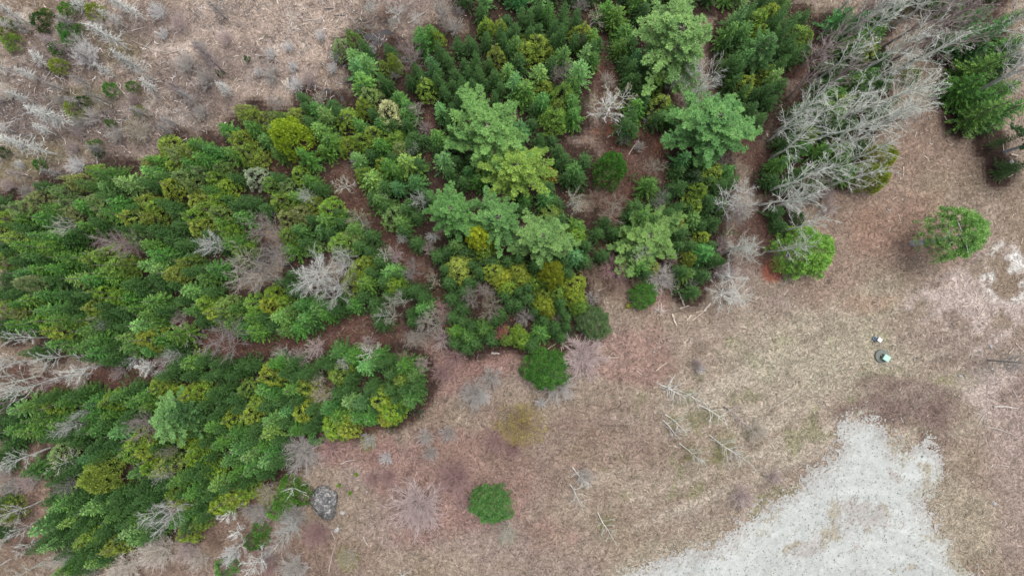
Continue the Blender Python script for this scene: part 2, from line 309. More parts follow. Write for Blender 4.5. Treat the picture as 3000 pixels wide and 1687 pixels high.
# ------------------------------------------------------------ where things stand (read off the photograph)
# evergreens "x,y,radius+colour" per photo tile: d dark, g mid, l light, b bluish, y yellow-green, Y yellow, o olive, O orange, c cream ; s = low sapling
EG = {
1: """34,9,3ys 50,8,6gs 57,1,4gs 70,8,6ys 30,15,7ds 49,22,6gs 52,29,6gs 60,21,3gs 7,31,6ys 3,25,5ys 42,36,5gs 43,50,6ys 82,67,5gs 99,65,4gs 55,82,7ys 104,84,4ys 71,109,4gs
29,124,4gs 186,44,2gs 165,55,2gs 12,19,3gs 3,16,3ys 83,93,3gs 73,115,3gs 0,115,4ds 62,76,4ds
74,131,8g 66,128,7y 83,130,7g 78,140,7l 90,137,7l 60,138,7g 38,143,7o 28,140,6d 48,135,7o 108,122,7y 114,120,7g 110,128,7l 118,128,7g 105,136,6g
122,108,7y 128,114,7o 136,112,8y 145,108,8g 150,118,8g 140,122,7g 128,124,7y 132,132,7o 125,140,8y 140,138,7o 147,128,7o 158,133,8y 163,126,7o 168,140,7y 175,133,6g 155,143,7g 188,131,7c 150,110,6d
168,96,8g 176,104,9y 180,112,8y 172,114,8g 184,86,8y 188,94,7g 180,82,7o 190,118,7y 120,132,7g 156,112,7g 112,138,6g""",
2: """70,24,5y 80,32,6g 62,32,7o 75,48,10l 78,58,8l 72,40,7l 82,43,7l 95,48,5y 101,41,5y 99,35,5d 94,58,6g 97,62,6g 104,47,5y 80,66,6g 124,24,8g 131,22,8g 136,25,5y 126,34,5g 137,34,6g 120,50,6b 115,58,5b
170,5,6g 174,15,6y 172,20,5g 174,27,6g 184,16,6y 184,22,5g 190,14,6d 191,24,6g 187,27,5b 152,30,6g 161,29,6g 165,33,5d 181,36,6y 191,36,6g 144,42,6l 132,45,7b 136,52,5b 166,42,6l 157,46,5b 150,54,6l 168,52,6b 155,60,6b 136,57,6b 139,62,6b
141,67,6b 127,62,7y 124,56,5g 163,62,6g 154,68,6g 165,70,5b 152,74,6b 174,62,5d 180,55,6g 190,50,7l 185,64,5d 180,70,5d 148,80,6b 138,80,7l 141,86,6b 135,101,8g 137,110,6g 142,118,7l 145,128,6g 148,100,6l 150,106,6b 145,90,5g 176,46,5d 160,52,5d 148,62,5d
83,70,8o 78,76,7y 97,80,8c 107,72,8g 113,78,8g 87,84,6d 66,86,8y 76,92,7g 103,92,6g 113,92,7d 66,106,7y 76,104,7y 86,98,7y 92,107,8g 104,103,7y 107,110,6o 75,118,7l 85,115,6g 95,112,6g 98,123,8g 93,122,6y 112,120,9l 105,128,7g 122,122,7d 85,134,9l
78,129,6y 119,136,8b 105,140,7b 96,140,7d 127,104,6d 118,102,6d 93,92,7g 115,107,6d 102,117,6d 112,84,7g
44,80,7g 50,84,7l 57,78,6d 10,86,7o 27,86,8y 18,90,7g 46,96,9l 55,105,8g 12,97,8o 5,105,8g 15,114,7g 34,115,8g 50,112,7g 60,82,6g 38,90,7d 36,80,6g
30,130,7y 38,135,7g 8,137,7y 20,140,7o 45,140,6g 13,132,6g 33,72,6d 160,128,7b 168,134,7g 176,128,7b 185,122,6g 152,120,6d 162,119,6d 156,136,6g 170,120,6d""",
3: """3,30,7g 8,8,6l 14,10,6b 21,5,6g 28,5,7g 33,17,6b 40,5,6g 40,15,5b 50,9,6g 20,20,6b 38,22,6l 32,28,6b 55,20,8y 62,25,8g 48,27,6g 55,28,5l 19,30,9y 10,35,8y 40,38,7g 57,36,7l 62,33,6g 52,50,10l 29,37,4y 22,52,8l 3,57,8l 10,66,9g 25,63,6y
23,73,8g 40,66,8y 33,85,10y 36,77,6y 45,75,8g 47,85,7g 17,80,6d 5,43,8d 30,45,6d 47,60,7g 61,42,7g 66,30,5d 14,22,6d 3,20,6g 27,13,5d
79,8,11g 73,4,8g 86,22,9g 84,32,9g 92,27,7b 100,5,8d 96,40,7b 104,45,6b 112,50,7g 120,50,7g 135,47,8l 92,48,7d 86,45,6d 95,58,7d 112,59,6Y 108,63,6l 100,66,6d 104,55,6d 90,58,6d
175,8,8b 185,12,8y 182,5,7g 168,20,8g 178,20,8g 190,20,6y 180,40,8l 175,36,6g 188,30,8b 192,45,6g 174,50,7g 180,60,7y 190,55,7y 187,68,7g 178,66,6g 183,80,7g 190,88,7g 170,42,7g 192,8,6y 164,30,6d 172,58,6g
96,78,8g 92,85,7l 102,75,7g 115,75,8y 120,82,8g 112,86,7g 88,92,7g 93,96,7d 123,90,6g 106,78,5d
105,138,8g 148,122,8g 132,118,8b 160,110,7g 155,130,9y 165,128,8g 140,132,9d 130,140,7g 128,128,7d 145,142,7y 168,135,7g 160,138,7g 150,135,7g 140,120,6d
48,127,8b 55,120,7b 36,112,6b 29,130,6O 21,103,6g 30,105,6d 40,118,6d 42,132,6b 6,95,9b 15,92,6d 28,140,7b 52,133,7g 35,122,5d 20,112,5d""",
4: """5,5,7y 10,12,7g 15,5,7g 5,30,7b 7,18,6y 15,20,7g 20,27,7g 28,22,7y 33,24,6y 30,35,7g 25,38,6g 10,35,6b 3,38,6b 8,55,8l 12,62,7g 3,50,5y 3,65,7g 5,75,6d 22,12,7g 30,10,5g 14,44,6g 20,35,6g
70,30,9g 78,32,8y 60,10,9b 75,12,8b 85,22,8g 80,55,10g 90,42,8d 55,70,10g 60,75,8y 55,85,10g 50,95,8d 70,75,5d 96,77,5l 90,83,6g 35,100,8y 30,110,8g 15,120,8g 20,105,7g 45,112,8g 60,112,8g 75,108,7g 65,128,8g 60,120,8g
45,62,7b 40,75,7d 70,60,8g 92,60,7g 30,80,7d 48,80,8g 65,92,7d 90,12,6b 100,5,6b 5,135,7d 15,138,7d 30,128,7g 40,138,7d 25,92,6d 72,42,6g 55,50,7b 47,48,6d 62,60,6d 110,57,6Ys
160,35,12d 175,45,12g 160,60,12g 185,45,10d 185,65,12g 175,80,13g 190,80,10g 155,22,10b 175,20,12b 190,10,8b 165,8,8b 190,30,10g 168,72,10g 192,102,5b 192,125,7g 168,50,8d""",
5: """8,12,9o 22,5,8o 35,12,8g 45,8,7o 50,15,7o 15,20,8g 30,20,8g 60,10,8g 62,25,9g 70,22,7g 85,8,8g 80,15,8g 92,18,8y 90,28,7g 104,6,7y 112,10,7y 108,18,7y 115,28,7g 102,27,8d 120,8,7g 128,12,7d 97,34,8o 72,12,8o 40,22,7g 55,30,6g 98,12,6g 66,5,7o 76,3,7g
5,35,9y 12,40,8g 25,33,8g 40,32,8g 30,42,8y 38,42,8g 50,38,7d 45,50,8g 28,50,8d 20,48,8g 10,52,8d 25,58,8g 38,58,8g 15,62,8g 6,62,6d 35,66,7d 14,28,7d 5,25,6d 50,58,6g 3,45,6g
62,50,7y 70,47,8y 66,56,7g 80,56,9y 90,55,7y 75,62,8g 55,66,9l 65,66,8g 85,65,8g 95,70,8d 105,75,8d 112,83,8g 70,76,7y 83,80,8y 60,78,7g 95,80,8g 65,88,7y 75,86,7g 45,78,7g 30,78,8g 20,82,8g 10,85,8g 5,92,8o 15,90,7y 30,90,8b 45,88,7g 40,97,8g
28,98,8y 36,105,8y 50,102,8g 20,100,8g 8,100,8g 58,96,7g 65,97,6y 72,100,7g 63,105,8g 78,92,7g 88,90,7g 100,88,8g 108,93,9g 103,101,9l 115,98,8g 90,102,7b 92,110,8l 105,112,9y 118,112,9g 128,108,8g 128,118,7g 110,120,8g 95,118,8g 60,118,8g 70,122,8g
50,115,8g 40,115,8g 18,122,7d 72,112,8g 80,118,7g 78,128,7g 65,126,7g 85,124,7g 22,70,6d 52,90,6d 4,78,7g 83,100,6d 95,95,6d 55,83,6d 70,70,6d 120,90,7g 80,108,6d
110,40,8g 115,47,8g 108,55,9l 118,58,8l 125,62,7y 127,36,7b 120,32,7d 135,40,7b 135,53,7y 142,50,7g 128,50,7d 115,65,7g 120,70,6g 130,70,7g 140,60,7g 152,65,8g 140,75,8l 155,75,7d 160,58,8g 150,85,8y 142,90,8g 165,88,8o 158,92,8y 175,88,8g 168,30,8y 165,40,7d 172,38,8g
178,45,7y 145,25,8y 140,18,8y 150,12,8y 160,15,8o 145,5,7y 160,5,7y 130,15,7g 133,25,7g 175,10,7g 180,18,8b 165,22,8g 172,100,8g 188,85,8y 188,95,8g 180,105,8g 190,105,8g 165,97,7g 185,5,7g 155,32,7g 148,38,7d 148,58,6g 170,5,6g 150,98,7g 135,82,6g
130,132,8d 140,130,8g 150,128,8d 162,130,7g 165,137,7l 155,140,7l 180,132,7g 120,140,7g 140,140,7g 173,140,6g 188,132,6g""",
6: """15,5,8y 28,3,8g 5,12,7g 20,18,9o 30,15,8o 52,12,9y 50,20,8g 20,32,8y 30,28,8g 25,42,8g 35,38,7g 48,28,8b 40,42,6o 60,38,9y 70,35,8o 76,40,7g 85,32,7d 72,27,8g 62,22,7d 85,45,7g 82,52,6y 75,58,8y 85,60,7g 70,68,8y 80,68,8g 92,52,7d 100,60,8l
95,68,7g 102,70,8y 108,75,7g 98,78,6g 118,75,7b 125,80,6g 80,78,7l 88,84,7l 72,85,8g 90,92,7g 92,99,7g 124,88,8g 116,92,6g 117,98,6g 60,15,6d 40,20,6d 55,30,7g 105,62,6d 90,62,5d 40,8,6y 65,80,6g
10,78,8Y 5,85,7Y 25,75,7g 32,85,8g 25,90,8g 35,95,8g 45,88,8g 50,93,8g 15,95,8l 10,102,7g 30,103,8g 20,105,8g 3,96,7g 40,100,7g 18,84,6y 57,90,7g 25,62,5g 18,68,6g
92,5,8g 98,10,7g 102,17,9o 108,22,8g 112,12,7g 110,28,6g 120,18,6d 120,38,7l 136,48,7g 128,5,6b 86,3,6g 115,8,6d
163,22,6Y 172,42,7Y 150,40,8g 158,45,8d 145,45,7g 152,58,10y 145,68,7b 160,68,7g 148,80,7l 155,88,7g 155,98,6g 163,102,6g 150,105,8g 160,110,8g 172,104,8g 150,115,7g 165,115,7g 178,112,7g 158,118,6g 180,60,8y 188,65,8Y 190,52,7g 180,53,7g 190,110,6y
148,95,6g 188,78,6g 175,52,6d 168,60,6d 163,55,6g 157,75,6g 185,92,5g 180,97,6g 142,58,6g 190,72,6y 192,85,6g
12,130,8g 27,130,7l 20,138,7g 5,140,8y 35,138,7g 47,130,6g 60,122,8g 70,125,8g 80,132,9l 90,125,8g 60,138,8y 69,142,6g 100,138,7g 110,132,8g 118,140,8g 108,143,7y 95,130,7g 53,132,6g 28,141,7g 100,128,6g""",
7: """30,17,8y 38,20,7g 50,25,8g 50,32,8y 45,38,7g 48,48,8b 55,52,7b 10,5,8g 25,3,8b 35,8,6d 5,12,6g 18,55,7g 25,68,6g 5,60,7y 8,66,6y 18,68,6y 47,70,9Y 48,80,7Y 52,87,6y 25,85,7Y 28,90,5Y 38,84,6g 25,77,6y 12,80,7b 5,85,6g 35,75,6y 40,60,6g 24,97,6g
33,102,6g 22,106,8g 42,102,5g 42,95,5d 5,108,6Y 8,113,6Y 15,115,7g 40,52,6g 32,53,6d 56,40,7d 44,62,6g 5,75,6g 33,68,6g 12,72,6d 38,90,5g 18,90,5g 38,110,6g 5,50,6g
95,10,7g 100,18,8g 108,20,7g 90,18,6d 120,15,7g 128,22,5O 122,22,6g 138,20,8g 148,33,5O 140,8,7y 118,3,6l 150,12,7d 160,8,7g 150,5,7g 155,22,7d 137,40,6g 148,45,8b 155,50,7g 138,49,5y 70,47,6l 107,48,6g 98,56,8g 108,56,6y 103,61,6g
135,61,8g 130,60,6g 147,63,7g 140,75,7g 72,22,6d 66,30,6d 83,40,6l 88,46,6d 160,52,5g 128,10,6g 145,25,6d 110,8,6d 130,30,6g 135,12,6d 88,28,6d 78,30,6d 152,40,6d 128,40,6d""",
8: "22,20,6ds 10,15,7d 12,25,6d",
9: """10,20,9l 20,18,8g 35,18,9y 25,27,9g 45,15,8g 50,10,7g 60,10,8g 68,15,8g 77,15,8y 86,10,8g 80,24,8g 8,35,8g 18,37,8g 28,36,8g 40,30,8g 33,42,7g 5,46,7g 45,42,7g 55,45,7g 65,26,8g 70,36,8g 60,37,7g 75,44,7g 68,50,7g 82,45,7g 86,38,8l 90,30,7d
95,24,7d 98,15,8g 106,10,8g 108,18,8g 98,5,8d 115,5,8y 127,10,7y 138,10,8y 146,8,8y 152,16,7g 150,25,7g 92,53,9y 98,47,8y 105,53,7y 110,58,8Y 116,50,7d 118,66,8o 108,66,7Y 126,60,7g 138,45,8Y 133,40,7Y 145,50,7y 140,58,8Y 150,60,7g 153,45,7g
165,35,7g 158,33,8g 170,28,7y 165,20,7g 175,12,7g 185,25,8Y 190,16,7y 182,6,7y 175,38,8g 188,36,7g 178,50,8b 185,55,8l 170,60,8b 163,46,8g 175,70,8g 188,66,8g 182,77,7g 161,78,8l 150,70,7g 140,70,7g 170,80,7g 155,68,7y 130,75,8g 142,84,8g
150,80,7g 101,68,8g 106,78,7g 100,82,7g 88,50,6d 62,75,9Y 65,66,8y 40,65,7g 48,68,7g 20,67,8g 38,75,7g 62,57,8b 70,58,7g 40,55,8o 54,25,7g 30,12,7g 5,28,7d 128,85,7y 76,30,7d 165,12,7g 158,8,7g 145,38,6d 160,25,6d 168,5,7d 157,55,6d 178,20,7g 188,45,6g 130,30,6b 145,33,7g
35,90,7d 42,93,8l 50,90,7g 60,88,8d 65,95,8l 75,86,8d 85,85,7d 90,92,7d 80,94,7g 40,100,7g 30,105,7g 27,111,8l 38,108,7g 48,106,8l 58,106,7g 55,98,7g 70,104,7d 82,102,8g 88,100,7d 35,116,7g 24,126,7l 33,124,8l 43,120,7g 52,114,7g 62,116,8Y 58,123,7y
55,132,7g 70,120,7g 75,112,7g 83,110,7d 90,108,7d 65,110,7g 70,130,7g 78,127,8y 85,124,8y 90,117,7d 45,130,6g 68,136,8l 60,137,7g 76,134,7g 50,138,7g 44,143,8g 55,143,7g 95,113,9l 100,118,8l 100,104,8g 95,107,7g 108,108,7g 108,118,7l 130,106,8g
140,100,8g 135,91,7Y 128,91,6Y 135,84,7g 140,110,7g 135,117,8y 148,95,7g 150,88,7g 150,102,7g 146,107,6y 156,86,7g 165,92,9Y 172,88,8y 180,85,7y 160,95,7Y 110,93,7d 105,88,7g 115,86,7g 120,78,7g 190,120,6gs 170,141,8gs 97,95,7d 45,85,7d 70,78,6d 45,112,6d""",
10: """5,5,8g 12,9,8g 25,5,8g 33,3,7y 5,18,8d 16,14,7g 20,22,8l 32,24,8y 27,14,7g 40,20,7g 9,29,8l 8,38,8l 28,36,8g 20,31,7g 38,34,7g 3,48,8g 10,52,8g 5,60,8l 12,62,7g 4,70,7d 52,20,8g 60,25,8g 56,34,9Y 65,36,8Y 62,28,7y 68,14,8l 78,16,8b 75,26,8g 85,26,8g
92,15,9Y 100,22,9Y 96,28,7Y 90,7,7g 84,3,7g 100,6,7g 110,5,7l 120,3,7l 115,13,9g 105,12,7g 45,26,6d 60,8,7g 68,4,6d 15,44,7g 108,20,6g 25,78,8gs 32,84,8gs 20,90,8gs 3,110,6gs 3,118,5gs 15,96,7gs 88,20,6g 45,40,6gs""",
11: "", 12: ""}
# bare / dead woody plants:  kind, tile, x, y, size, colour, extra dict
#  A leaning aspen or birch standing at x,y (size = height) ; S dead snag at x,y (size = height) ; R round crowned bare tree, crown centre x,y, crown radius ; U low bare shrub
WC = dict(w=(.66, .67, .63), a=(.68, .71, .64), k=(.33, .31, .29), n=(.36, .295, .285), m=(.24, .17, .13), r=(.45, .12, .14), e=(.31, .205, .195), t=(.42, .38, .33))
WN = dict(w='white', a='pale green-grey', k='grey', n='pinkish grey', m='brown', r='red', e='reddish', t='tan')
BT = """S1 98,38 8.5w!double S1 95,21 4.5w S1 111,16 7w S1 97,9 5w S1 60,95 9w!long S1 43,117 8.5w S1 27,78 5w S1 116,61 8w S1 101,49 4k S1 170,55 9n S1 176,73 4.5w S1 150,80 6k S1 45,36 4n S1 36,49 4w S1 57,42 5n S1 25,20 6w
S1 24,24 3k S1 57,22 3.5k S1 70,66 4k S1 24,134 5n S1 50,133 5k S1 41,101 4w S1 72,49 4k S1 85,79 5k S1 14,15 5k S1 170,14 4k S1 65,103 3n S1 12,100 5w S1 3,76 4w S1 132,103 4k
U1 66,42 11a U1 119,9 8a U1 105,98 11f U1 60,93 7k U1 152,85 7k U1 123,26 5w U1 101,75 5n U1 15,125 4w U1 58,125 8a U1 48,16 6k U1 60,33 9k U1 135,18 8n U1 140,48 9k U1 155,60 9k U1 170,28 7n U1 75,20 6k U1 70,88 8k U1 45,76 6k U1 88,102 7k U1 55,112 7n U1 6,70 7t U1 6,140 6n U1 20,145 6k
R2 86,5 5w R2 103,17 4w R2 121,14 4w R2 152,8 5k R2 143,17 5k U2 49,27 5w U2 25,36 5w U2 28,51 5w U2 2,55 4w U2 58,52 5w U2 60,43 5a U2 11,41 5a U2 12,56 9k U2 40,60 7n U2 48,75 6t U2 30,64 7a U2 68,60 4n U2 98,10 8m U2 140,8 8k U2 150,20 8k R2 15,76 7k R2 33,73 4w U2 88,38 4w
A2 109,16 5w R2 116,40 11n!broom A2 71,144 6wf A2 124,91 5n U2 128,97 6n R2 118,112 5w R2 69,88 5w R2 74,119 5w U2 105,55 6k
S1 12,24 5w S1 52,70 5k S1 30,60 4w S1 66,80 4k S1 88,58 4w S1 8,55 5w S1 20,110 5w S1 52,97 4k S1 80,115 4k S1 140,70 4n S1 120,70 4w S1 112,88 4k S1 66,8 4w S1 38,88 5w S1 135,95 4k S1 158,42 4k
A3 66,90 8wf!forked A3 69,92 8w A3 80,80 7wf A3 80,99 3.5w U3 106,90 8n R3 125,62 7w R3 145,60 15w!forkbare R3 38,53 8n A3 63,20 4kf U3 52,3 8k U3 96,111 5k U3 84,105 6k U3 72,62 7t R3 108,126 9f!budtop R3 53,30 3k U3 150,117 5n R3 158,120 6n
A4 2,144 12a A4 2,120 12a A4 0,107 11a A4 26,47 10n A4 38,60 11a A4 62,58 13a A4 63,70 12a A4 78,27 12a A4 65,20 11a A4 60,89 12a A4 40,98 12a A4 60,112 12a A4 50,126 11a A4 20,135 12a A4 45,141 11a A4 103,50 12n A4 85,62 13a A4 100,40 12n A4 110,22 12n A4 152,38 12w
A4 153,72 14w!twin A4 155,71 14w A4 172,44 13a A4 60,40 12a A4 40,32 11n A4 20,55 10n A4 90,90 9a A4 55,102 12a A4 12,92 11a A4 84,12 11a A4 30,75 11n A4 75,100 9n A4 130,20 12n A4 14,75 9n A4 120,36 10n A4 35,115 11a A4 150,60 13w A4 178,52 13a A4 90,48 11n A4 140,8 12a A4 5,100 10a A4 32,92 12a A4 88,35 12n A4 95,20 12a A4 50,12 11a A4 28,110 12a A4 76,85 12a A4 118,15 11n A4 52,30 11a A4 82,100 9a
R5 85,39 13n!thicket R5 158,38 11w R5 189,63 19t!ball A5 37,110 8w A5 57,123 8w A5 83,130 9w A5 20,128 8w R5 165,111 16n!pinkround R5 128,125 6w U5 111,133 7k U5 98,125 9a A5 146,107 4wf R5 75,100 4w R5 70,96 3w R5 48,25 8c A5 42,141 8a A5 30,139 8a A5 56,139 7n A5 120,131 5w U5 122,127 7n U5 140,72 6n U5 135,95 7n U5 110,133 4w U5 90,136 7n U5 30,133 7t U5 60,143 8t R5 120,137 4w
R6 37,4 6w A6 81,22 7kf!palegrey R6 5,26 12t R6 9,52 14k R6 44,61 20w!huge R6 56,73 13w R6 66,52 11w A6 100,49 5wf R6 117,58 8k A6 136,66 5tf R6 110,36 4w R6 133,34 5w U6 130,42 6n R6 162,80 8t R6 172,75 8t R6 178,88 11tf R6 106,83 9wf R6 100,94 9wf U6 142,90 10e R6 122,108 12t R6 132,99 11t R6 186,106 6r!redsap A6 92,121 6wf U6 45,118 9n U6 85,115 8n U6 20,124 9k U6 112,128 8e R6 66,129 5w U6 45,141 8t A6 98,6 3w R6 122,5 7w U6 82,25 6k U6 140,112 9n U6 150,125 10e U6 125,130 7n U6 140,137 9e U6 178,140 10k U6 105,48 8n U6 35,125 8n
R7 48,7 10wf!budwhite R7 77,13 11tf R7 112,6 7k R7 97,46 7w!silver U7 120,50 7e U7 78,58 13e U7 112,64 13k U7 75,72 9m A7 110,90 2.6w!star U7 158,59 7n U7 136,67 6k R7 168,72 17w!sprawl A7 160,46 9a A7 152,15 9w R7 175,5 14w R7 170,16 11n R7 178,42 11a U7 10,95 8k U7 33,94 5n U7 39,100 5e U7 56,97 7wf U7 54,125 19n!plum A7 116,147 3.5w U7 142,134 4w U7 60,62 9m U7 95,67 7m U7 160,40 8n U7 165,60 7n U7 140,130 5n U7 60,80 6k U7 72,45 5m U7 64,5 8m
A8 10,30 10a A8 0,45 9a A8 5,12 10a A8 166,127 7k A8 168,127 6k A8 -6,10 11a A8 15,5 9n U8 46,12 7n U8 20,12 8k U8 45,2 7n
A9 38,48 9w!feather A9 62,54 6wf R9 48,33 8w R9 59,24 5w R9 105,34 11n R9 125,52 5k R9 122,68 6w A9 31,88 7w R9 47,78 7k R9 120,100 13w!fan R9 42,134 7w U9 118,126 16t U9 93,140 15t U9 70,138 8k U9 142,125 11n A9 30,102 6w A9 29,118 5w A9 33,134 7a A9 8,132 7w A9 18,8 8w A9 22,10 7n A9 30,0 8w A9 12,60 8w A9 5,76 8w A9 14,95 7w A9 18,112 7w A9 45,141 6w A9 5,108 7w A5 10,138 8w A5 28,127 7w A5 70,137 7w A9 182,91 5w A9 186,108 5w A9 189,115 8w U9 188,95 6k U9 8,78 9k U9 20,75 8n U9 8,100 9t U9 15,125 9m U9 160,120 9m U9 150,133 9t U9 175,130 8a U9 4,65 7k U9 28,70 6k
U10 34,52 17k!greyfan U10 85,43 7wf U10 98,56 6w U10 55,48 10e U10 122,93 22n!bigshrub U10 150,72 16e!pinkshrub U10 128,40 8k U10 145,37 8k U10 132,52 7k U10 165,8 13k U10 172,10 6w R10 20,115 12w U10 28,100 12k U10 28,140 13k A10 112,141 3w!stagbottom R10 190,112 8wf U10 182,43 11e U10 46,113 12e U10 8,82 9f!olivebush U10 50,10 10tf U10 5,95 8k U10 8,132 8n U10 70,131 9f A10 33,77 4w U10 100,70 8e U10 160,88 9e U10 88,72 7e U10 2,100 8k U10 10,138 8e A10 10,125 7w
U11 22,14 5w A11 46,63 3.5w!antler A11 44,76 3.5w A11 65,97 4wf A11 113,1 4w A11 127,5 3.5wf A11 142,16 4w A11 160,16 4n A11 116,23 4wf A11 113,30 3n A11 127,45 4.5wf A11 150,39 6wf!budleaner A11 151,42 4w U11 185,35 10t U11 175,85 11n!stonyshrub R11 -2,116 7wf U11 55,70 8k U11 35,2 14k U11 2,50 7e A11 114,27 3w
U12 5,70 7n A4 178,115 13p!offright"""
SPEC = {
 'double': 'large double-crowned silvery dead tree in the bog near the upper left', 'long': 'longest white dead tree with stubby bristling branches lying over the bog at left',
 'broom': 'pinkish grey broom-like bare tree in the notch of the top forest edge', 'forked': 'slender white birch with fine brown twigs at the top of the leaf-strewn clearing',
 'forkbare': 'wide white bare tree with forking limbs between the two big right-hand pines', 'budtop': 'round yellow-green budding tree with a white stem below the leafy clearing',
 'twin': 'tall pale trunk with bare limbs rising over dark firs in the upper right corner', 'thicket': 'pinkish bare many-limbed tree in the dark gap of the left forest',
 'ball': 'large ball-shaped grey bare tree left of the huge white bare tree', 'pinkround': 'round pinkish bare tree on the brown track at the left end of the gap',
 'palegrey': 'oval pale grey fuzzy tree with one white stem on the diagonal brown track', 'huge': 'huge white bare tree with radiating branches amid the left forest',
 'redsap': 'small crimson-red twigged tree at the lower edge of the central forest', 'budwhite': 'round budding tree with a white forked centre right of the central pines',
 'silver': 'small silvery white bushy dead tree below the flat-topped pine', 'star': 'star-shaped white dead tree with spoke-like limbs on open ground below the forest edge',
 'sprawl': 'sprawling white bare tree with wide tangled limbs at the edge of the field', 'plum': 'large round plum-grey bare bush right of the round dark green bush',
 'feather': 'feathery white bare tree at the left edge of the lower forest', 'fan': 'white bare tree with fanning claw-like limbs in the lower left forest',
 'greyfan': 'wide grey bare bush at the right edge of the lower forest above the boulder', 'bigshrub': 'largest round grey bare shrub on the reddish ground near bottom centre',
 'pinkshrub': 'pink-tipped bare shrub between the big grey shrub and the blue-green bush', 'stagbottom': 'small white antler-like dead tree near the bottom edge',
 'olivebush': 'round olive budding bush with a white stem left of the boulder', 'antler': 'white antler-shaped dead tree alone in the middle of the brown field',
 'budleaner': 'yellow-green budding tree with white leaning stems beside the field track', 'stonyshrub': 'purplish bare shrub on the edge of the pale gravel',
 'offright': 'thick grey tree trunk leaning out past the right edge of the photo'}
PHR = {'double': 'the double dead tree', 'long': 'the longest dead tree', 'broom': 'the broom-like bare tree', 'forked': 'the clearing birch', 'forkbare': 'the wide forked bare tree',
 'thicket': 'the pinkish bare thicket', 'ball': 'the ball-shaped bare tree', 'pinkround': 'the round pinkish tree', 'palegrey': 'the oval fuzzy track tree', 'huge': 'the huge white bare tree',
 'redsap': 'the crimson tree', 'budwhite': 'the white-centred budding tree', 'silver': 'the silvery bush', 'star': 'the star-shaped dead tree', 'sprawl': 'the sprawling white tree', 'plum': 'the plum-grey bush',
 'feather': 'the feathery white tree', 'fan': 'the claw-limbed white tree', 'greyfan': 'the wide grey edge bush', 'bigshrub': 'the largest grey shrub', 'pinkshrub': 'the pink-tipped shrub',
 'antler': 'the antler-shaped dead tree', 'budleaner': 'the leaning budding tree', 'stonyshrub': 'the purplish gravel-side shrub', 'twin': 'the tall corner trunk', 'budtop': 'the round budding tree', 'stagbottom': 'the bottom-edge dead tree'}
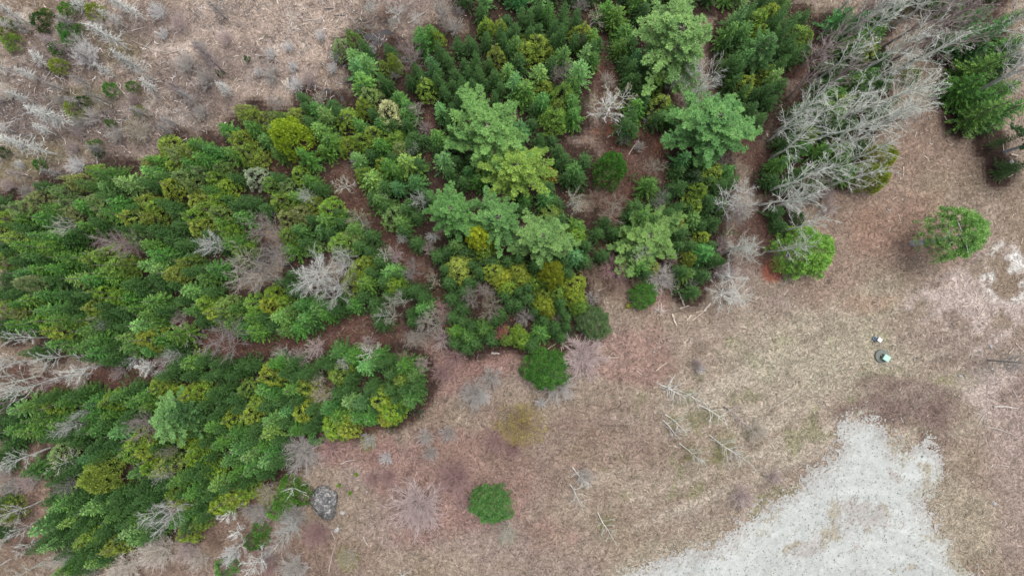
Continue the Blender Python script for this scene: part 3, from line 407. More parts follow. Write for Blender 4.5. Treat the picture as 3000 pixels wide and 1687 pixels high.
# (tile, x, y, crown radius in tile units, kind, colour, height, phrase, label)
BIG = [
 (3, 126.7, 25.5, 32, 'pine', (.10, .20, .085), 15, 'the largest pine', 'largest pale green pine with starry plumed crown at the top of the forest'),
 (3, 153.8, 90, 31, 'pine', (.07, .18, .075), 14, 'the clearing pine', 'big pale pine with spreading plumes right of the leaf-strewn clearing'),
 (2, 175, 98, 30, 'pine', (.09, .20, .075), 15, 'the central pine', 'tall pale green pine, uppermost of the central pine cluster'),
 (3, 3.6, 126, 23, 'pine', (.13, .23, .06), 14, 'the yellowish pine', 'yellowish green full pine touching the lower right of the uppermost central pine'),
 (6, 147.5, 14, 20, 'pine', (.07, .18, .07), 13, 'the feathery pine', 'feathery green pine at the left end of the central pine cluster'),
 (6, 183.5, 20, 20, 'pine', (.08, .19, .08), 13, 'the shaggy middle pine', 'shaggy green pine in the middle of the central cluster right of the feathery pine'),
 (7, 23, 34, 22, 'pine', (.10, .20, .085), 13, 'the lowest central pine', 'pale blue-green pine, lowest of the central pine cluster'),
 (7, 102.7, 34, 24, 'pine', (.085, .17, .06), 9, 'the flat-topped pine', 'flat-topped ragged pine standing apart between two brown tracks'),
 (9, 124.6, 28, 17, 'pine', (.10, .22, .10), 12, 'the teal pine', 'teal green pine rising out of the lower left forest'),
 (9, 134, 23, 11, 'pine', (.05, .13, .06), 11, None, 'darker teal pine crown tucked behind the teal pine of the lower left forest'),
 (4, 0, 33, 12, 'pine', (.09, .20, .10), 13, None, 'bluish pale pine half hidden at the upper right of the largest pine'),
 (8, 145, 31, 21, 'lone', (.078, .18, .042), 9.5, 'the lone tree', 'lone green pine with a grey leaning trunk on open ground at right'),
 (8, 30, 45, 21, 'bush', (.08, .20, .03), 5.5, 'the bright green bush', 'bright green bush under bare branches at the edge of the brown field'),
 (7, 26, 134, 17, 'bush', (.026, .095, .014), 4.5, 'the round dark bush', 'round dark green bush alone below the central forest'),
 (10, 177, 92, 15, 'bush', (.045, .13, .032), 4.0, 'the blue-green bush', 'round blue-green pine bush alone near the bottom centre'),
 (3, 75, 127, 13, 'bush', (.03, .11, .015), 6, 'the clearing bush', 'round mid-green evergreen bush at the lower end of the leafy clearing'),
 (11, 7, 31, 18, 'thin', (.26, .25, .05), 2.8, 'the yellow shrub', 'thin yellow and orange tinged shrub below the round dark bush'),
 (4, 86, 118, 11, 'bush', (.15, .20, .02), 5, None, 'yellow-green bush at the right edge of the leaning bare trees'),
 (4, 80, 133, 12, 'bush', (.12, .17, .02), 5, 'the yellow-green edge bush', 'larger yellow-green bush below another at the right edge of the leaning bare trees'),
 (7, 100, 77, 11, 'bush', (.03, .10, .015), 2.5, None, 'low green shrub on bare ground below the reddish stems at the forest edge'),
 (7, 62, 99, 13, 'bush', (.05, .095, .035), 4, None, 'grey-green twiggy bush at the lower right corner of the central forest'),
 (7, 30, 62, 11, 'bush', (.13, .17, .015), 7, None, 'yellow-green star-shaped cedar below the lowest central pine'),
 (2, 25, 103, 15, 'bush', (.17, .27, .02), 8, 'the big bright cedar', 'big bright yellow-green cedar at the upper forest edge above the dark gap'),
 (9, 76, 69, 13, 'bush', (.15, .22, .04), 7, 'the broad olive cedar', 'broad olive-yellow cedar crown in the lower left forest'),
 (6, 168, 34, 10, 'bush', (.28, .36, .03), 8, 'the tall yellow cedar', 'bright yellow cedar wedged between the central pines'),
 (5, 24, 69, 8, 'bush', (.20, .26, .12), 6, 'the cream cedar', 'pale cream-tipped cedar in the far left forest'),
 (7, 64, 0, 0, '', None, 0, None, '')]

# ------------------------------------------------------------ prototypes
FIRS = [fir_mesh(s, 8, 1.75 + .1 * (s % 3)) for s in range(9)]
CEDS = [clump_mesh('cedar_crown', 40 + s, 8, 1.6, M_CED, .2, 1.0, 170, 24, .16, .15) for s in range(7)]
SAPS = [clump_mesh('sapling_crown', 60 + s, 1.8, 1.0, M_FOL, .2, 2.0, 70, 22, .18, .14) for s in range(5)]
tk = Tubes(); tk.add([(0, 0, -.3), (.05, 0, 3), (0, .05, 6), (0, 0, 9.6)], [.13, .10, .06, .015], 6); TRUNK = tk.mesh('trunk', M_BARK)
tk = Tubes(); tk.add([(0, 0, -.15), (.03, 0, .6), (0, .02, 1.3)], [.05, .04, .01], 6); STRUNK = tk.mesh('trunk', M_BARK)
PINES = [pine_meshes(80 + s) for s in range(5)]
ASP = [bare_meshes(100 + s, 11, 1.8, 17, 8, 3, .36, .14, 2.1, 1, .06, 0, .85) for s in range(6)]
WIS = [bare_meshes(120 + s, 6, 1.2, 13, 8, 5, .35, .075, 1.1, 1, .05) for s in range(4)]          # slim young stems
BUDS = [bare_meshes(140 + s, 6, 1.5, 11, 6, 5, .3, .08, .9, 1, .07, 2, .85) for s in range(4)]
RND = [bare_meshes(160 + s, 10, 3.0, 44, 9, 5, .42, .11, .75, 2 + s % 2, .045) for s in range(5)]
RBUD = [bare_meshes(180 + s, 9, 3.0, 24, 8, 6, .5, .10, .6, 2, .06, 3) for s in range(3)]
DEADS = [bare_meshes(200 + s, 3.6, 1.7, 11, 3, 2, .25, .085, .55, 1, .10, 0, .95) for s in range(4)]         # weathered antler-like
SNG = [snag_meshes(220 + s) for s in range(6)]
SHRB = [shrub_mesh(260 + s, 2.0, 2.6, 60, 9, 5) for s in range(3)]
SHR = [shrub_mesh(240 + s) for s in range(6)]

# ------------------------------------------------------------ ground
class Zone: pass
TREES = []        # dicts for labels
def add_item(o, kind, adj, px, py, noun): TREES.append(dict(o=o, kind=kind, adj=adj, px=px, py=py, noun=noun))
CV = dict(d=(.015, .056, .011), g=(.048, .150, .024), l=(.090, .225, .052), b=(.042, .150, .038), y=(.118, .205, .028), Y=(.145, .235, .026), o=(.120, .185, .055), O=(.22, .27, .04), c=(.25, .31, .15))
CN = dict(d='dark green', g='mid-green', l='light green', b='bluish green', y='olive-green', Y='yellow-green', o='dull olive', O='orange-tipped', c='cream-tipped')
EV = []
for p, s in EG.items():
    for tkn in s.split():
        m = re.match(r'(-?\d+),(-?\d+),([\d.]+)(\w)(s?)', tkn)
        x, y, r, c, low = float(m[1]), float(m[2]), float(m[3]), m[4], bool(m[5])
        px, py = pix(p, x, y); EV.append([px, py, r, c, low])
rr = random.Random(3)
for y0, y1 in ((590, 1040), (1190, 1420), (1480, 1640)):                              # and past the left edge
    for k in range(int((y1 - y0) / 44)):
        EV.append([-22 + rr.uniform(-14, 8), y0 + 44 * k + rr.uniform(-12, 12), rr.uniform(6, 8), rr.choice('gdgyl'), False])
for x0, x1, y0 in ((1370, 2400, -42), (2700, 3050, -40)):      # the forest goes on past the top edge
    for k in range(int((x1 - x0) / 52)):
        for yy in (0, -46): EV.append([x0 + 52 * k + rr.uniform(-14, 14), y0 + yy + rr.uniform(-12, 12), rr.uniform(6, 8), rr.choice('gdgbl'), False])
for e in EV:
    px, py, r, c, low = e
    h = 1.6 + r * .12 if low else max(3.4, 3.3 + .24 * r + rr.uniform(-1.2, 1.9))
    if not low and c in 'd': h -= .7
    zf = h * (.6 if low else .84); wx, wy = world(px, py, zf); R = r * K * MPP * (HC - zf) / HC
    e += [h, wx, wy, R]
BASES = np.array([(e[6], e[7]) for e in EV if not e[4]])

fx = np.concatenate([np.array([-600, -350, -200, -130, -95]), np.arange(-74, 74.01, .22), np.array([95, 130, 200, 350, 600])])
fy = np.concatenate([np.array([-500, -300, -150, -85]), np.arange(-46, 50.01, .22), np.array([85, 150, 300, 500])])
X, Y = np.meshgrid(fx, fy); X = X.astype(np.float32); Y = Y.astype(np.float32)
def blob(vx, vy, rx, ry, rot=0, ns=.5, seed=1):
    x0, y0 = world(*V2(vx, vy)); dx, dy = X - x0, Y - y0; a = math.radians(rot); s = 1.1646 * MPP
    u = (dx * math.cos(a) + dy * math.sin(a)) / (rx * s); v = (-dx * math.sin(a) + dy * math.cos(a)) / (ry * s)
    d = np.sqrt(u * u + v * v) + ns * fbm(X, Y, 6, seed, 4) * 2
    return sstep(1.15, .6, d)
def polymask(pts, V=True, soft=1.2, ns=1.5, seed=5, Xg=None, Yg=None):
    Xg = X if Xg is None else Xg; Yg = Y if Yg is None else Yg
    P = [world(*(V2(*p) if V else p)) for p in pts]
    ins = np.zeros(Xg.shape, bool); dist = np.full(Xg.shape, 1e9, np.float32)
    for i in range(len(P)):
        (x1, y1), (x2, y2) = P[i], P[(i + 1) % len(P)]
        c = ((y1 > Yg) != (y2 > Yg)) & (Xg < (x2 - x1) * (Yg - y1) / (y2 - y1 + 1e-9) + x1); ins ^= c
        ex, ey = x2 - x1, y2 - y1; t = np.clip(((Xg - x1) * ex + (Yg - y1) * ey) / (ex * ex + ey * ey + 1e-9), 0, 1)
        dist = np.minimum(dist, np.hypot(Xg - x1 - t * ex, Yg - y1 - t * ey))
    sd = np.where(ins, -dist, dist) + ns * fbm(Xg, Yg, 3.5, seed, 5) * 2
    return sd
def hexc(r, g, b, k=1.0):   # photo-like sRGB (0..255) to albedo
    f = lambda v: ((v / 255 + .055) / 1.055) ** 2.4
    a = np.array([f(r), f(g), f(b)], np.float32) * k
    return a * .74 + a.mean() * .26
KA = 0.69
C = np.ones(X.shape + (3,), np.float32) * hexc(150, 131, 112, KA)
def lay(mask, col, a=1.0):
    global C
    m = (mask * a)[..., None]; C = C * (1 - m) + m * col
n1 = fbm(X, Y, 9, 11, 5); n2 = fbm(X, Y, 2.2, 21, 5); n3 = fbm(X, Y, .8, 31, 3)
# mown streaks of the field run with the track, lower left to upper right
ua = math.radians(24); U = X * math.cos(ua) + Y * math.sin(ua); W_ = -X * math.sin(ua) + Y * math.cos(ua)
st = fbm(U / 9, W_, 1.4, 41, 4)
lay(sstep(.02, .16, n1), hexc(140, 120, 98, KA), .8)
lay(sstep(.0, .2, -n1), hexc(150, 128, 118, KA), .7)
field = blob(1950, 1050, 560, 330, 12, .4, 51)
lay(field, hexc(160, 143, 124, KA), .7)
lay(field * sstep(.0, .2, st), hexc(174, 160, 140, KA), .8)
lay(field * sstep(.06, .24, -st), hexc(132, 112, 94, KA), .55)
lay(field * sstep(.08, .22, n2), hexc(126, 124, 84, KA), .7)
for b in [(2050, 850, 260, 110, 20), (2000, 960, 200, 90, 20), (2150, 930, 150, 120, 10), (2420, 1330, 110, 150, 60), (1700, 1400, 220, 60, 20)]:
    lay(blob(*b, .8, 61), hexc(168, 158, 132, KA), .45)
for b in [(1180, 1230, 260, 130, 0), (1130, 930, 130, 90, 0), (1250, 900, 150, 50, 0), (860, 1120, 120, 60, 0), (1560, 900, 150, 70, 0), (1690, 680, 120, 90, 0)]:
    lay(blob(*b, .9, 62), hexc(150, 110, 100, KA), .65)
for b in [(1020, 1040, 200, 70, 0), (1500, 1060, 160, 60, 0), (1400, 1130, 200, 90, 0)]:
    lay(blob(*b, 1.0, 66), hexc(132, 106, 92, KA), .5)
for b in [(2180, 470, 140, 240, 0), (2400, 330, 120, 150, 0), (2100, 700, 120, 90, 0)]:
    lay(blob(*b, .5, 63), hexc(148, 122, 104, KA), .8)
for b in [(2300, 590, 130, 100, 0), (1945, 675, 35, 40, 0), (2150, 760, 110, 40, 0)]:
    lay(blob(*b, .9, 64), hexc(158, 116, 94, KA), .45)
lay(blob(1945, 680, 34, 36, 0, .3, 64), hexc(165, 85, 55, KA), .9)
for b in [(2480, 760, 130, 170, 10), (2540, 1000, 80, 150, 0), (2350, 790, 90, 60, 0), (2560, 700, 60, 90, 0)]:
    lay(blob(*b, .8, 65) * sstep(-.12, .1, n2), hexc(178, 160, 150, KA), .85)
lay(blob(2530, 680, 60, 80, 0, .7, 68) * sstep(-.05, .1, n3 + n2), hexc(195, 192, 185, KA), .9)
for b in [(2210, 960, 60, 20, 0), (2290, 1020, 90, 60, 0), (2120, 1075, 28, 45, 0), (2340, 1090, 40, 60, 0), (2200, 1030, 70, 35, 0)]:
    lay(blob(*b, 1.0, 67), hexc(114, 90, 84, KA), .55)
lay(blob(2560, 1200, 90, 260, 0, .5, 69), hexc(156, 134, 122, KA), .8)
# bog, upper left
bogm = sstep(3, -2, polymask([(-200, -200), (1250, -200), (1190, 10), (1000, 80), (930, 160), (860, 250), (700, 260), (560, 300), (350, 380), (180, 430), (60, 470), (-200, 520)], ns=3))
lay(bogm, hexc(150, 130, 112, KA)); lay(bogm * sstep(.0, .18, n1), hexc(130, 108, 84, KA), .8); lay(bogm * sstep(.02, .2, -n1), hexc(132, 116, 110, KA), .8)
lay(bogm * sstep(.05, .2, fbm(X, Y, 3.3, 77, 4)), hexc(102, 86, 68, KA), .6)
lay(bogm * blob(650, 100, 330, 190, 15, .7, 78), hexc(172, 150, 134, KA), .8)
lay(bogm * sstep(.10, .2, fbm(X, Y, 1.5, 79, 3)), hexc(184, 168, 154, KA), .6)
for b in [(230, 250, 110, 50, 0), (60, 450, 90, 40, 0), (300, 120, 80, 60, 0), (120, 380, 130, 40, 0)]: lay(bogm * blob(*b, .6, 80), hexc(118, 110, 66, KA), .6)
for b in [(150, 150, 140, 90, 20), (380, 60, 120, 60, 0), (90, 300, 130, 70, 0), (300, 330, 120, 60, 0), (620, 160, 90, 60, 0), (470, 200, 90, 70, 0), (540, 250, 60, 50, 0), (1010, 70, 110, 60, 0)]: lay(bogm * blob(*b, .6, 81), hexc(112, 96, 90, KA), .6)
# leaf litter under and between the forest trees
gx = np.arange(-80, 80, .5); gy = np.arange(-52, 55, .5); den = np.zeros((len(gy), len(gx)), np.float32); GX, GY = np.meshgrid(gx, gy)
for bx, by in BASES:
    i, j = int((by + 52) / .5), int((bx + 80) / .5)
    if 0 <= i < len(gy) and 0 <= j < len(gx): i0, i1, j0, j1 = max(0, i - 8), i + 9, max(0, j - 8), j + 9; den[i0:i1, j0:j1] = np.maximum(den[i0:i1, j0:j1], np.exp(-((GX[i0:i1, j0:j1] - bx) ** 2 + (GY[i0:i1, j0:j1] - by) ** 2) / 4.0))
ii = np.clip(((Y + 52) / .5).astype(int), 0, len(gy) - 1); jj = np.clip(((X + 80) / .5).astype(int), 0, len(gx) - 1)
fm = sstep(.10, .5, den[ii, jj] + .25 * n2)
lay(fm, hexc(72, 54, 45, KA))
CLR = [(1590, 350, 130, 60, -5), (1520, 210, 35, 130, 0), (1840, 90, 25, 180, 0), (1560, 480, 60, 120, 10), (900, 500, 45, 110, 35), (1010, 640, 50, 120, 35), (1120, 790, 30, 90, 20), (860, 830, 180, 50, 0), (700, 870, 160, 24, 0),
       (560, 860, 60, 60, 0), (250, 950, 260, 34, 8), (430, 780, 40, 80, 35), (60, 950, 90, 50, 0), (700, 415, 120, 25, 5), (1640, 300, 90, 70, 0), (2010, 170, 25, 70, 0), (1530, 620, 40, 110, 0), (960, 1060, 60, 20, 20), (1410, 870, 110, 20, 10), (330, 610, 50, 40, 0), (1080, 350, 16, 90, 0),
       (1880, 380, 40, 70, 30), (1900, 600, 60, 80, 0), (1600, 400, 90, 70, 0)]
for b in CLR: lay(blob(*b, .35, 90), hexc(100, 68, 56, KA), .85)
for b in [(560, 1300, 230, 90, -20), (60, 1320, 80, 140, 0), (760, 1400, 160, 80, 0), (60, 1180, 60, 100, 0), (350, 1430, 200, 40, 0)]: lay(blob(*b, .5, 91), hexc(134, 108, 92, KA), .8)
lay(blob(1590, 350, 120, 50, -5, .4, 92) * sstep(0, .15, n2), hexc(140, 86, 58, KA), .7)
gsd = None
C *= (1 + .30 * n2 + .55 * n3 + .06 * n1)[..., None]
Z = .22 * fbm(X, Y, 14, 3, 3) + .05 * n2 + .02 * n3
Z = Z.astype(np.float32)
def ground_z(x, y): return float(.22 * fbm(np.array([x]), np.array([y]), 14, 3, 3)[0] + .05 * fbm(np.array([x]), np.array([y]), 2.2, 21, 5)[0])
nx, ny = len(fx), len(fy)
idx = np.arange(nx * ny).reshape(ny, nx)
F = np.stack([idx[:-1, :-1], idx[:-1, 1:], idx[1:, 1:], idx[1:, :-1]], -1).reshape(-1, 4)
gm = bpy.data.materials.new('ground_litter'); gm.use_nodes = True
def ground_shader(m, fine, spread, bump, dark_t=.62):
    n = m.node_tree; L = n.links; b = n.nodes['Principled BSDF']; b.inputs['Roughness'].default_value = .95; b.inputs['Specular IOR Level'].default_value = .1
    at = n.nodes.new('ShaderNodeVertexColor'); at.layer_name = 'Col'; tc = n.nodes.new('ShaderNodeTexCoord')
    wv = n.nodes.new('ShaderNodeTexNoise'); wv.inputs['Scale'].default_value = 1.1; wv.inputs['Detail'].default_value = 2
    L.new(tc.outputs['Object'], wv.inputs[0])
    ad = n.nodes.new('ShaderNodeVectorMath'); ad.operation = 'MULTIPLY_ADD'; ad.inputs[1].default_value = (1.2, 1.2, 0); L.new(wv.outputs['Color'], ad.inputs[0]); L.new(tc.outputs['Object'], ad.inputs[2])
    no = n.nodes.new('ShaderNodeTexNoise'); no.inputs['Scale'].default_value = fine; no.inputs['Detail'].default_value = 6; no.inputs['Roughness'].default_value = .75; L.new(ad.outputs[0], no.inputs[0])
    vo = n.nodes.new('ShaderNodeTexVoronoi'); vo.inputs['Scale'].default_value = fine * 2.6; L.new(ad.outputs[0], vo.inputs[0])
    mr = n.nodes.new('ShaderNodeMapRange'); mr.inputs['From Min'].default_value = .34; mr.inputs['From Max'].default_value = .66; mr.inputs['To Min'].default_value = 1 - spread; mr.inputs['To Max'].default_value = 1 + spread; L.new(no.outputs[0], mr.inputs[0])
    sv = n.nodes.new('ShaderNodeSeparateColor'); L.new(vo.outputs['Color'], sv.inputs[0])
    m2 = n.nodes.new('ShaderNodeMapRange'); m2.inputs['To Min'].default_value = 1 - spread * .7; m2.inputs['To Max'].default_value = 1 + spread * .7; L.new(sv.outputs[0], m2.inputs[0])
    mm = n.nodes.new('ShaderNodeMath'); mm.operation = 'MULTIPLY'; L.new(mr.outputs[0], mm.inputs[0]); L.new(m2.outputs[0], mm.inputs[1])
    vm = n.nodes.new('ShaderNodeVectorMath'); vm.operation = 'SCALE'; L.new(at.outputs[0], vm.inputs[0]); L.new(mm.outputs[0], vm.inputs['Scale'])
    L.new(vm.outputs[0], b.inputs['Base Color'])
    bp = n.nodes.new('ShaderNodeBump'); bp.inputs['Strength'].default_value = bump; bp.inputs['Distance'].default_value = .12; L.new(no.outputs[0], bp.inputs['Height']); L.new(bp.outputs[0], b.inputs['Normal'])
ground_shader(gm, 3.2, .48, 1.0)
def colored(me, cols):
    a = me.color_attributes.new('Col', 'FLOAT_COLOR', 'POINT'); a.data.foreach_set('color', np.concatenate([cols.reshape(-1, 3), np.ones((cols.size // 3, 1))], 1).astype(np.float32).ravel())
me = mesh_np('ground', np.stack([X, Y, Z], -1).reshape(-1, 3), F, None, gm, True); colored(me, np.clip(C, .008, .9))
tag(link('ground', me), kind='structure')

# gravel lot: a ragged sheet laid on the ground
gxs = np.arange(2, 76, .14); gys = np.arange(-46, -8, .14); QX, QY = np.meshgrid(gxs, gys)
gp = [pix(11, 60, 168), pix(11, 90, 146), pix(11, 130, 131), pix(11, 155, 117), pix(11, 175, 103), pix(12, 0, 95), pix(12, 12, 86), pix(12, 25, 74), pix(12, 34, 62), pix(12, 50, 54), pix(12, 55, 46), pix(12, 51, 38), pix(12, 57, 33), pix(12, 64, 27), pix(12, 73, 26), pix(12, 81, 29),
      pix(12, 89, 34), pix(12, 96, 43), pix(12, 105, 48), pix(12, 113, 46), pix(12, 120, 43), pix(12, 126, 52), pix(12, 133, 60), pix(12, 128, 71), pix(12, 120, 83), pix(12, 115, 93), pix(12, 125, 103), pix(12, 127, 115), pix(12, 139, 117), pix(12, 136, 132), pix(12, 150, 142), pix(12, 175, 168)]
sd = polymask(gp, False, ns=1.1, seed=301, Xg=QX, Yg=QY) + .9 * fbm(QX, QY, .6, 305, 2)
def blob2(p, x, y, rx, ry, a=0):
    x0, y0 = world(*pix(p, x, y)); s = K * MPP; a = math.radians(a); dx, dy = QX - x0, QY - y0
    u = (dx * math.cos(a) + dy * math.sin(a)) / (rx * s); v = (-dx * math.sin(a) + dy * math.cos(a)) / (ry * s); return np.sqrt(u * u + v * v)
hole = np.zeros(QX.shape)
for b, k in [((12, 68, 98, 32, 16, -12), .62), ((12, 50, 112, 24, 14, 10), .5), ((12, 88, 100, 18, 16, 0), .5), ((12, 28, 124, 26, 8, 12), .75), ((12, 96, 70, 12, 4, -40), .6), ((12, 118, 66, 6, 16, 15), .6), ((12, 100, 138, 20, 5, 0), .5), ((12, 150, 138, 20, 8, -30), .7), ((12, 60, 120, 20, 10, 0), .35)]:
    hole = np.maximum(hole, k * sstep(1.2, .4, blob2(*b)))
fine = fbm(QX, QY, 1.1, 311, 5)
dith = rng.normal(0, 1, QX.shape); dith2 = fbm(QX, QY, .42, 341, 2)
keep = (sd + .4 * dith + 2.2 * dith2 < .2)
iv = np.arange(QX.size).reshape(QX.shape); kf = keep[:-1, :-1]
F = np.stack([iv[:-1, :-1], iv[:-1, 1:], iv[1:, 1:], iv[1:, :-1]], -1)[kf]
used, inv = np.unique(F.ravel(), return_inverse=True); F = inv.reshape(-1, 4)
def zsurf(x, y): return .22 * fbm(x, y, 14, 3, 3) + .05 * fbm(x, y, 2.2, 21, 5) + .02 * fbm(x, y, .8, 31, 3)
QZ = zsurf(QX, QY) + .035
jx = QX + .05 * rng.uniform(-1, 1, QX.shape); jy = QY + .05 * rng.uniform(-1, 1, QY.shape)
cx0, cy0 = world(*pix(12, 74, 190)); rad_ = np.hypot(QX - cx0, (QY - cy0) * 1.15); ang_ = np.arctan2(QY - cy0, QX - cx0)
rut = fbm(rad_, ang_ * 2.2, .8, 331, 3)
gc = np.ones(QX.shape + (3,)) * hexc(203, 208, 203, .56); gc *= (1 + .22 * fbm(QX, QY, 4, 333, 4) + .26 * rut + .25 * fbm(QX, QY, .5, 337, 2))[..., None]
mixw = np.clip(sstep(-.12, .22, hole * .95 + fine * 1.1 + .25 * dith2 - .42) + sstep(-2.6, .3, sd + 3.0 * fine) * .8, 0, 1)
mixw = np.where(rng.random(QX.shape) < mixw * .9, .55 + .45 * rng.random(QX.shape), .25 * mixw)[..., None]
tuft = hexc(140, 126, 96, .84) * (1 + .5 * dith2)[..., None]; tuft = np.where((fbm(QX, QY, 2.5, 343, 3) > .04)[..., None], tuft, hexc(150, 140, 134, .84) * (1 + .5 * dith2)[..., None])
gc = gc * (1 - mixw * .85) + tuft * mixw * .85
spk = rng.random(QX.shape) < (.006 + .05 * hole); gc[spk] *= .5
grm = bpy.data.materials.new('gravel'); grm.use_nodes = True; ground_shader(grm, 4.5, .14, .35)
me = mesh_np('gravel_lot', np.stack([jx, jy, QZ], -1).reshape(-1, 3)[used], F, None, grm, True); colored(me, np.clip(gc.reshape(-1, 3)[used], .01, .9))
tag(link('gravel_lot', me), kind='structure')
# dark bog pools
wm = bpy.data.materials.new('bog_water'); wm.use_nodes = True; b = wm.node_tree.nodes['Principled BSDF']; b.inputs['Base Color'].default_value = (.03, .028, .03, 1); b.inputs['Roughness'].default_value = .5; b.inputs['Specular IOR Level'].default_value = .25
VV, FF = [], []; nv = 0
for (p, x, y, rx, ry) in [(2, 90, 28, 10, 4), (2, 98, 25, 8, 2.5), (2, 92, 33, 5, 3), (2, 78, 24, 4, 3), (2, 26, 62, 1.2, 5), (2, 54, 69, 3, 2), (2, 65, 75, 1.5, 3), (2, 80, 16, 5, 1.2), (2, 55, 7, 5, .7), (2, 63, 12, 5, .8), (1, 79, 54, 1.2, 6), (1, 96, 90, 4, 1.5)]:
    x0, y0 = world(*pix(p, x, y)); s = K * MPP; k = 26; r0 = [rr.uniform(.55, 1.1) for _ in range(k)]
    r0 = [(r0[i - 1] + r0[i] * 2 + r0[(i + 1) % k]) / 4 for i in range(k)]
    zz = max(ground_z(x0, y0), ground_z(x0 + rx * s * .6, y0), ground_z(x0 - rx * s * .6, y0)) + .02
    VV += [(x0 + math.cos(6.283 * i / k) * rx * s * r0[i], y0 + math.sin(6.283 * i / k) * ry * s * r0[i], zz) for i in range(k)]; FF.append([nv + i for i in range(k)]); nv += k
wme = bpy.data.meshes.new('bog_water'); wme.from_pydata(VV, [], FF); wme.materials.append(wm)
tag(link('bog_water', wme), kind='structure')

# ------------------------------------------------------------ loose stuff on the ground
def strokes(name, n, region, lmin, lmax, wd, cols, kind_mat, zoff=.03, curl=.5, rise=.12, seed=1):
    """bent flat blades / twigs scattered where region(x,y) accepts; one object"""
    r = np.random.default_rng(seed); xs = r.uniform(-70, 70, n * 3); ys = r.uniform(-44, 46, n * 3); a = region(xs, ys); k = r.random(len(xs)) < a; xs, ys = xs[k][:n], ys[k][:n]; n = len(xs)
    ang = r.uniform(0, 6.283, n); L = r.uniform(lmin, lmax, n); wdt = wd * r.uniform(.6, 1.4, n); z = zsurf(xs, ys) + zoff; pts = []
    x, y = xs.copy(), ys.copy(); h = np.zeros(n)
    S = 3
    for i in range(S + 1):
        wx = -np.sin(ang) * wdt / 2 * (1 - .6 * i / S); wy = np.cos(ang) * wdt / 2 * (1 - .6 * i / S); zz = z + rise * np.sin(np.pi * i / S) * r.uniform(.3, 1, n)
        pts += [np.stack([x + wx, y + wy, zz], -1), np.stack([x - wx, y - wy, zz + .01], -1)]
        x = x + np.cos(ang) * L / S; y = y + np.sin(ang) * L / S; ang = ang + r.normal(0, curl, n)
    V = np.stack(pts, 1).reshape(-1, 3); base = np.arange(n)[:, None] * (2 * (S + 1))
    F = np.concatenate([base + np.array([[2 * i, 2 * i + 1, 2 * i + 3, 2 * i + 2]]) for i in range(S)], 0)
    me = mesh_np(name, V, F, None, kind_mat); ci = r.integers(0, len(cols), n); c = np.array(cols)[ci] * r.uniform(.75, 1.2, (n, 1)); colored(me, np.repeat(c, 2 * (S + 1), 0))
    return link(name, me)
am = bpy.data.materials.new('straw'); am.use_nodes = True; _n = am.node_tree; _a = _n.nodes.new('ShaderNodeVertexColor'); _a.layer_name = 'Col'; _n.links.new(_a.outputs[0], _n.nodes['Principled BSDF'].inputs[0]); _n.nodes['Principled BSDF'].inputs['Roughness'].default_value = .9
def gridlook(G):
    def f(x, y):
        i = np.clip(np.searchsorted(fy, y), 0, ny - 1); j = np.clip(np.searchsorted(fx, x), 0, nx - 1); return G[i, j]
    return f
fgl, fgb = gridlook(fm), gridlook(bogm)
fgc = gridlook(C.mean(-1))
def gravel_at(x, y): return polymask(gp, False, ns=0, seed=301, Xg=x, Yg=y) < .3
o = strokes('dead_grass', 20000, lambda x, y: fgb(x, y) * np.clip(.35 + 1.8 * fbm(x, y, 8, 401, 3), .05, 1), .25, .9, .06, [hexc(215, 196, 175, .8), hexc(180, 160, 142, .7), hexc(225, 215, 205, .85), hexc(150, 128, 108, .62), hexc(110, 92, 76, .62)], am, .03, .7, .16, 1)
tag(o, 'matted bleached dead grass and reeds covering the bog at upper left', 'dead grass', kind='stuff')
o = strokes('straw_grass', 34000, lambda x, y: (1 - fgb(x, y)) * (1 - fgl(x, y)) * (~gravel_at(x, y)) * .9, .15, .5, .035, [hexc(190, 172, 140, .62), hexc(165, 146, 118, .62), hexc(120, 98, 82, .62), hexc(98, 78, 66, .62), hexc(134, 132, 90, .62)], am, .02, .5, .08, 2)
tag(o, 'short dry straw-coloured grass over the open brown field', 'dry grass', kind='stuff')
o = strokes('leaf_litter', 16000, lambda x, y: np.clip(fgl(x, y) + (fgc(x, y) < .16) * .5, 0, 1), .1, .26, .09, [hexc(150, 92, 68, .62), hexc(120, 74, 58, .62), hexc(172, 124, 92, .62), hexc(84, 56, 46, .62)], am, .02, .4, .03, 3)
tag(o, 'fallen reddish brown leaves and twigs on the forest floor', 'leaf litter', kind='stuff')
o = strokes('wood_chips', 900, lambda x, y: (1 - fgb(x, y)) * (1 - fgl(x, y)) * (x > 5) * (~gravel_at(x, y)) * np.clip((x - 5) / 50, .08, 1), .12, .42, .07, [hexc(225, 205, 180, .62), hexc(205, 185, 160, .62), hexc(235, 228, 220, .62)], am, .04, .15, .02, 4)
tag(o, 'pale splinters and wood chips scattered over the brown field at right', 'wood chips', kind='stuff')
o = strokes('bog_brush', 38000, lambda x, y: fgb(x, y) * np.clip(.35 + 4 * fbm(x, y, 5, 411, 3), 0, 1), .4, 1.2, .03, [hexc(156, 152, 154, .8), hexc(100, 92, 92, .7), hexc(182, 180, 182, .75), hexc(84, 74, 72, .7)], am, .05, .35, .9, 7)
tag(o, 'tangled leafless grey-brown brush growing over the bog', 'brush', kind='stuff')
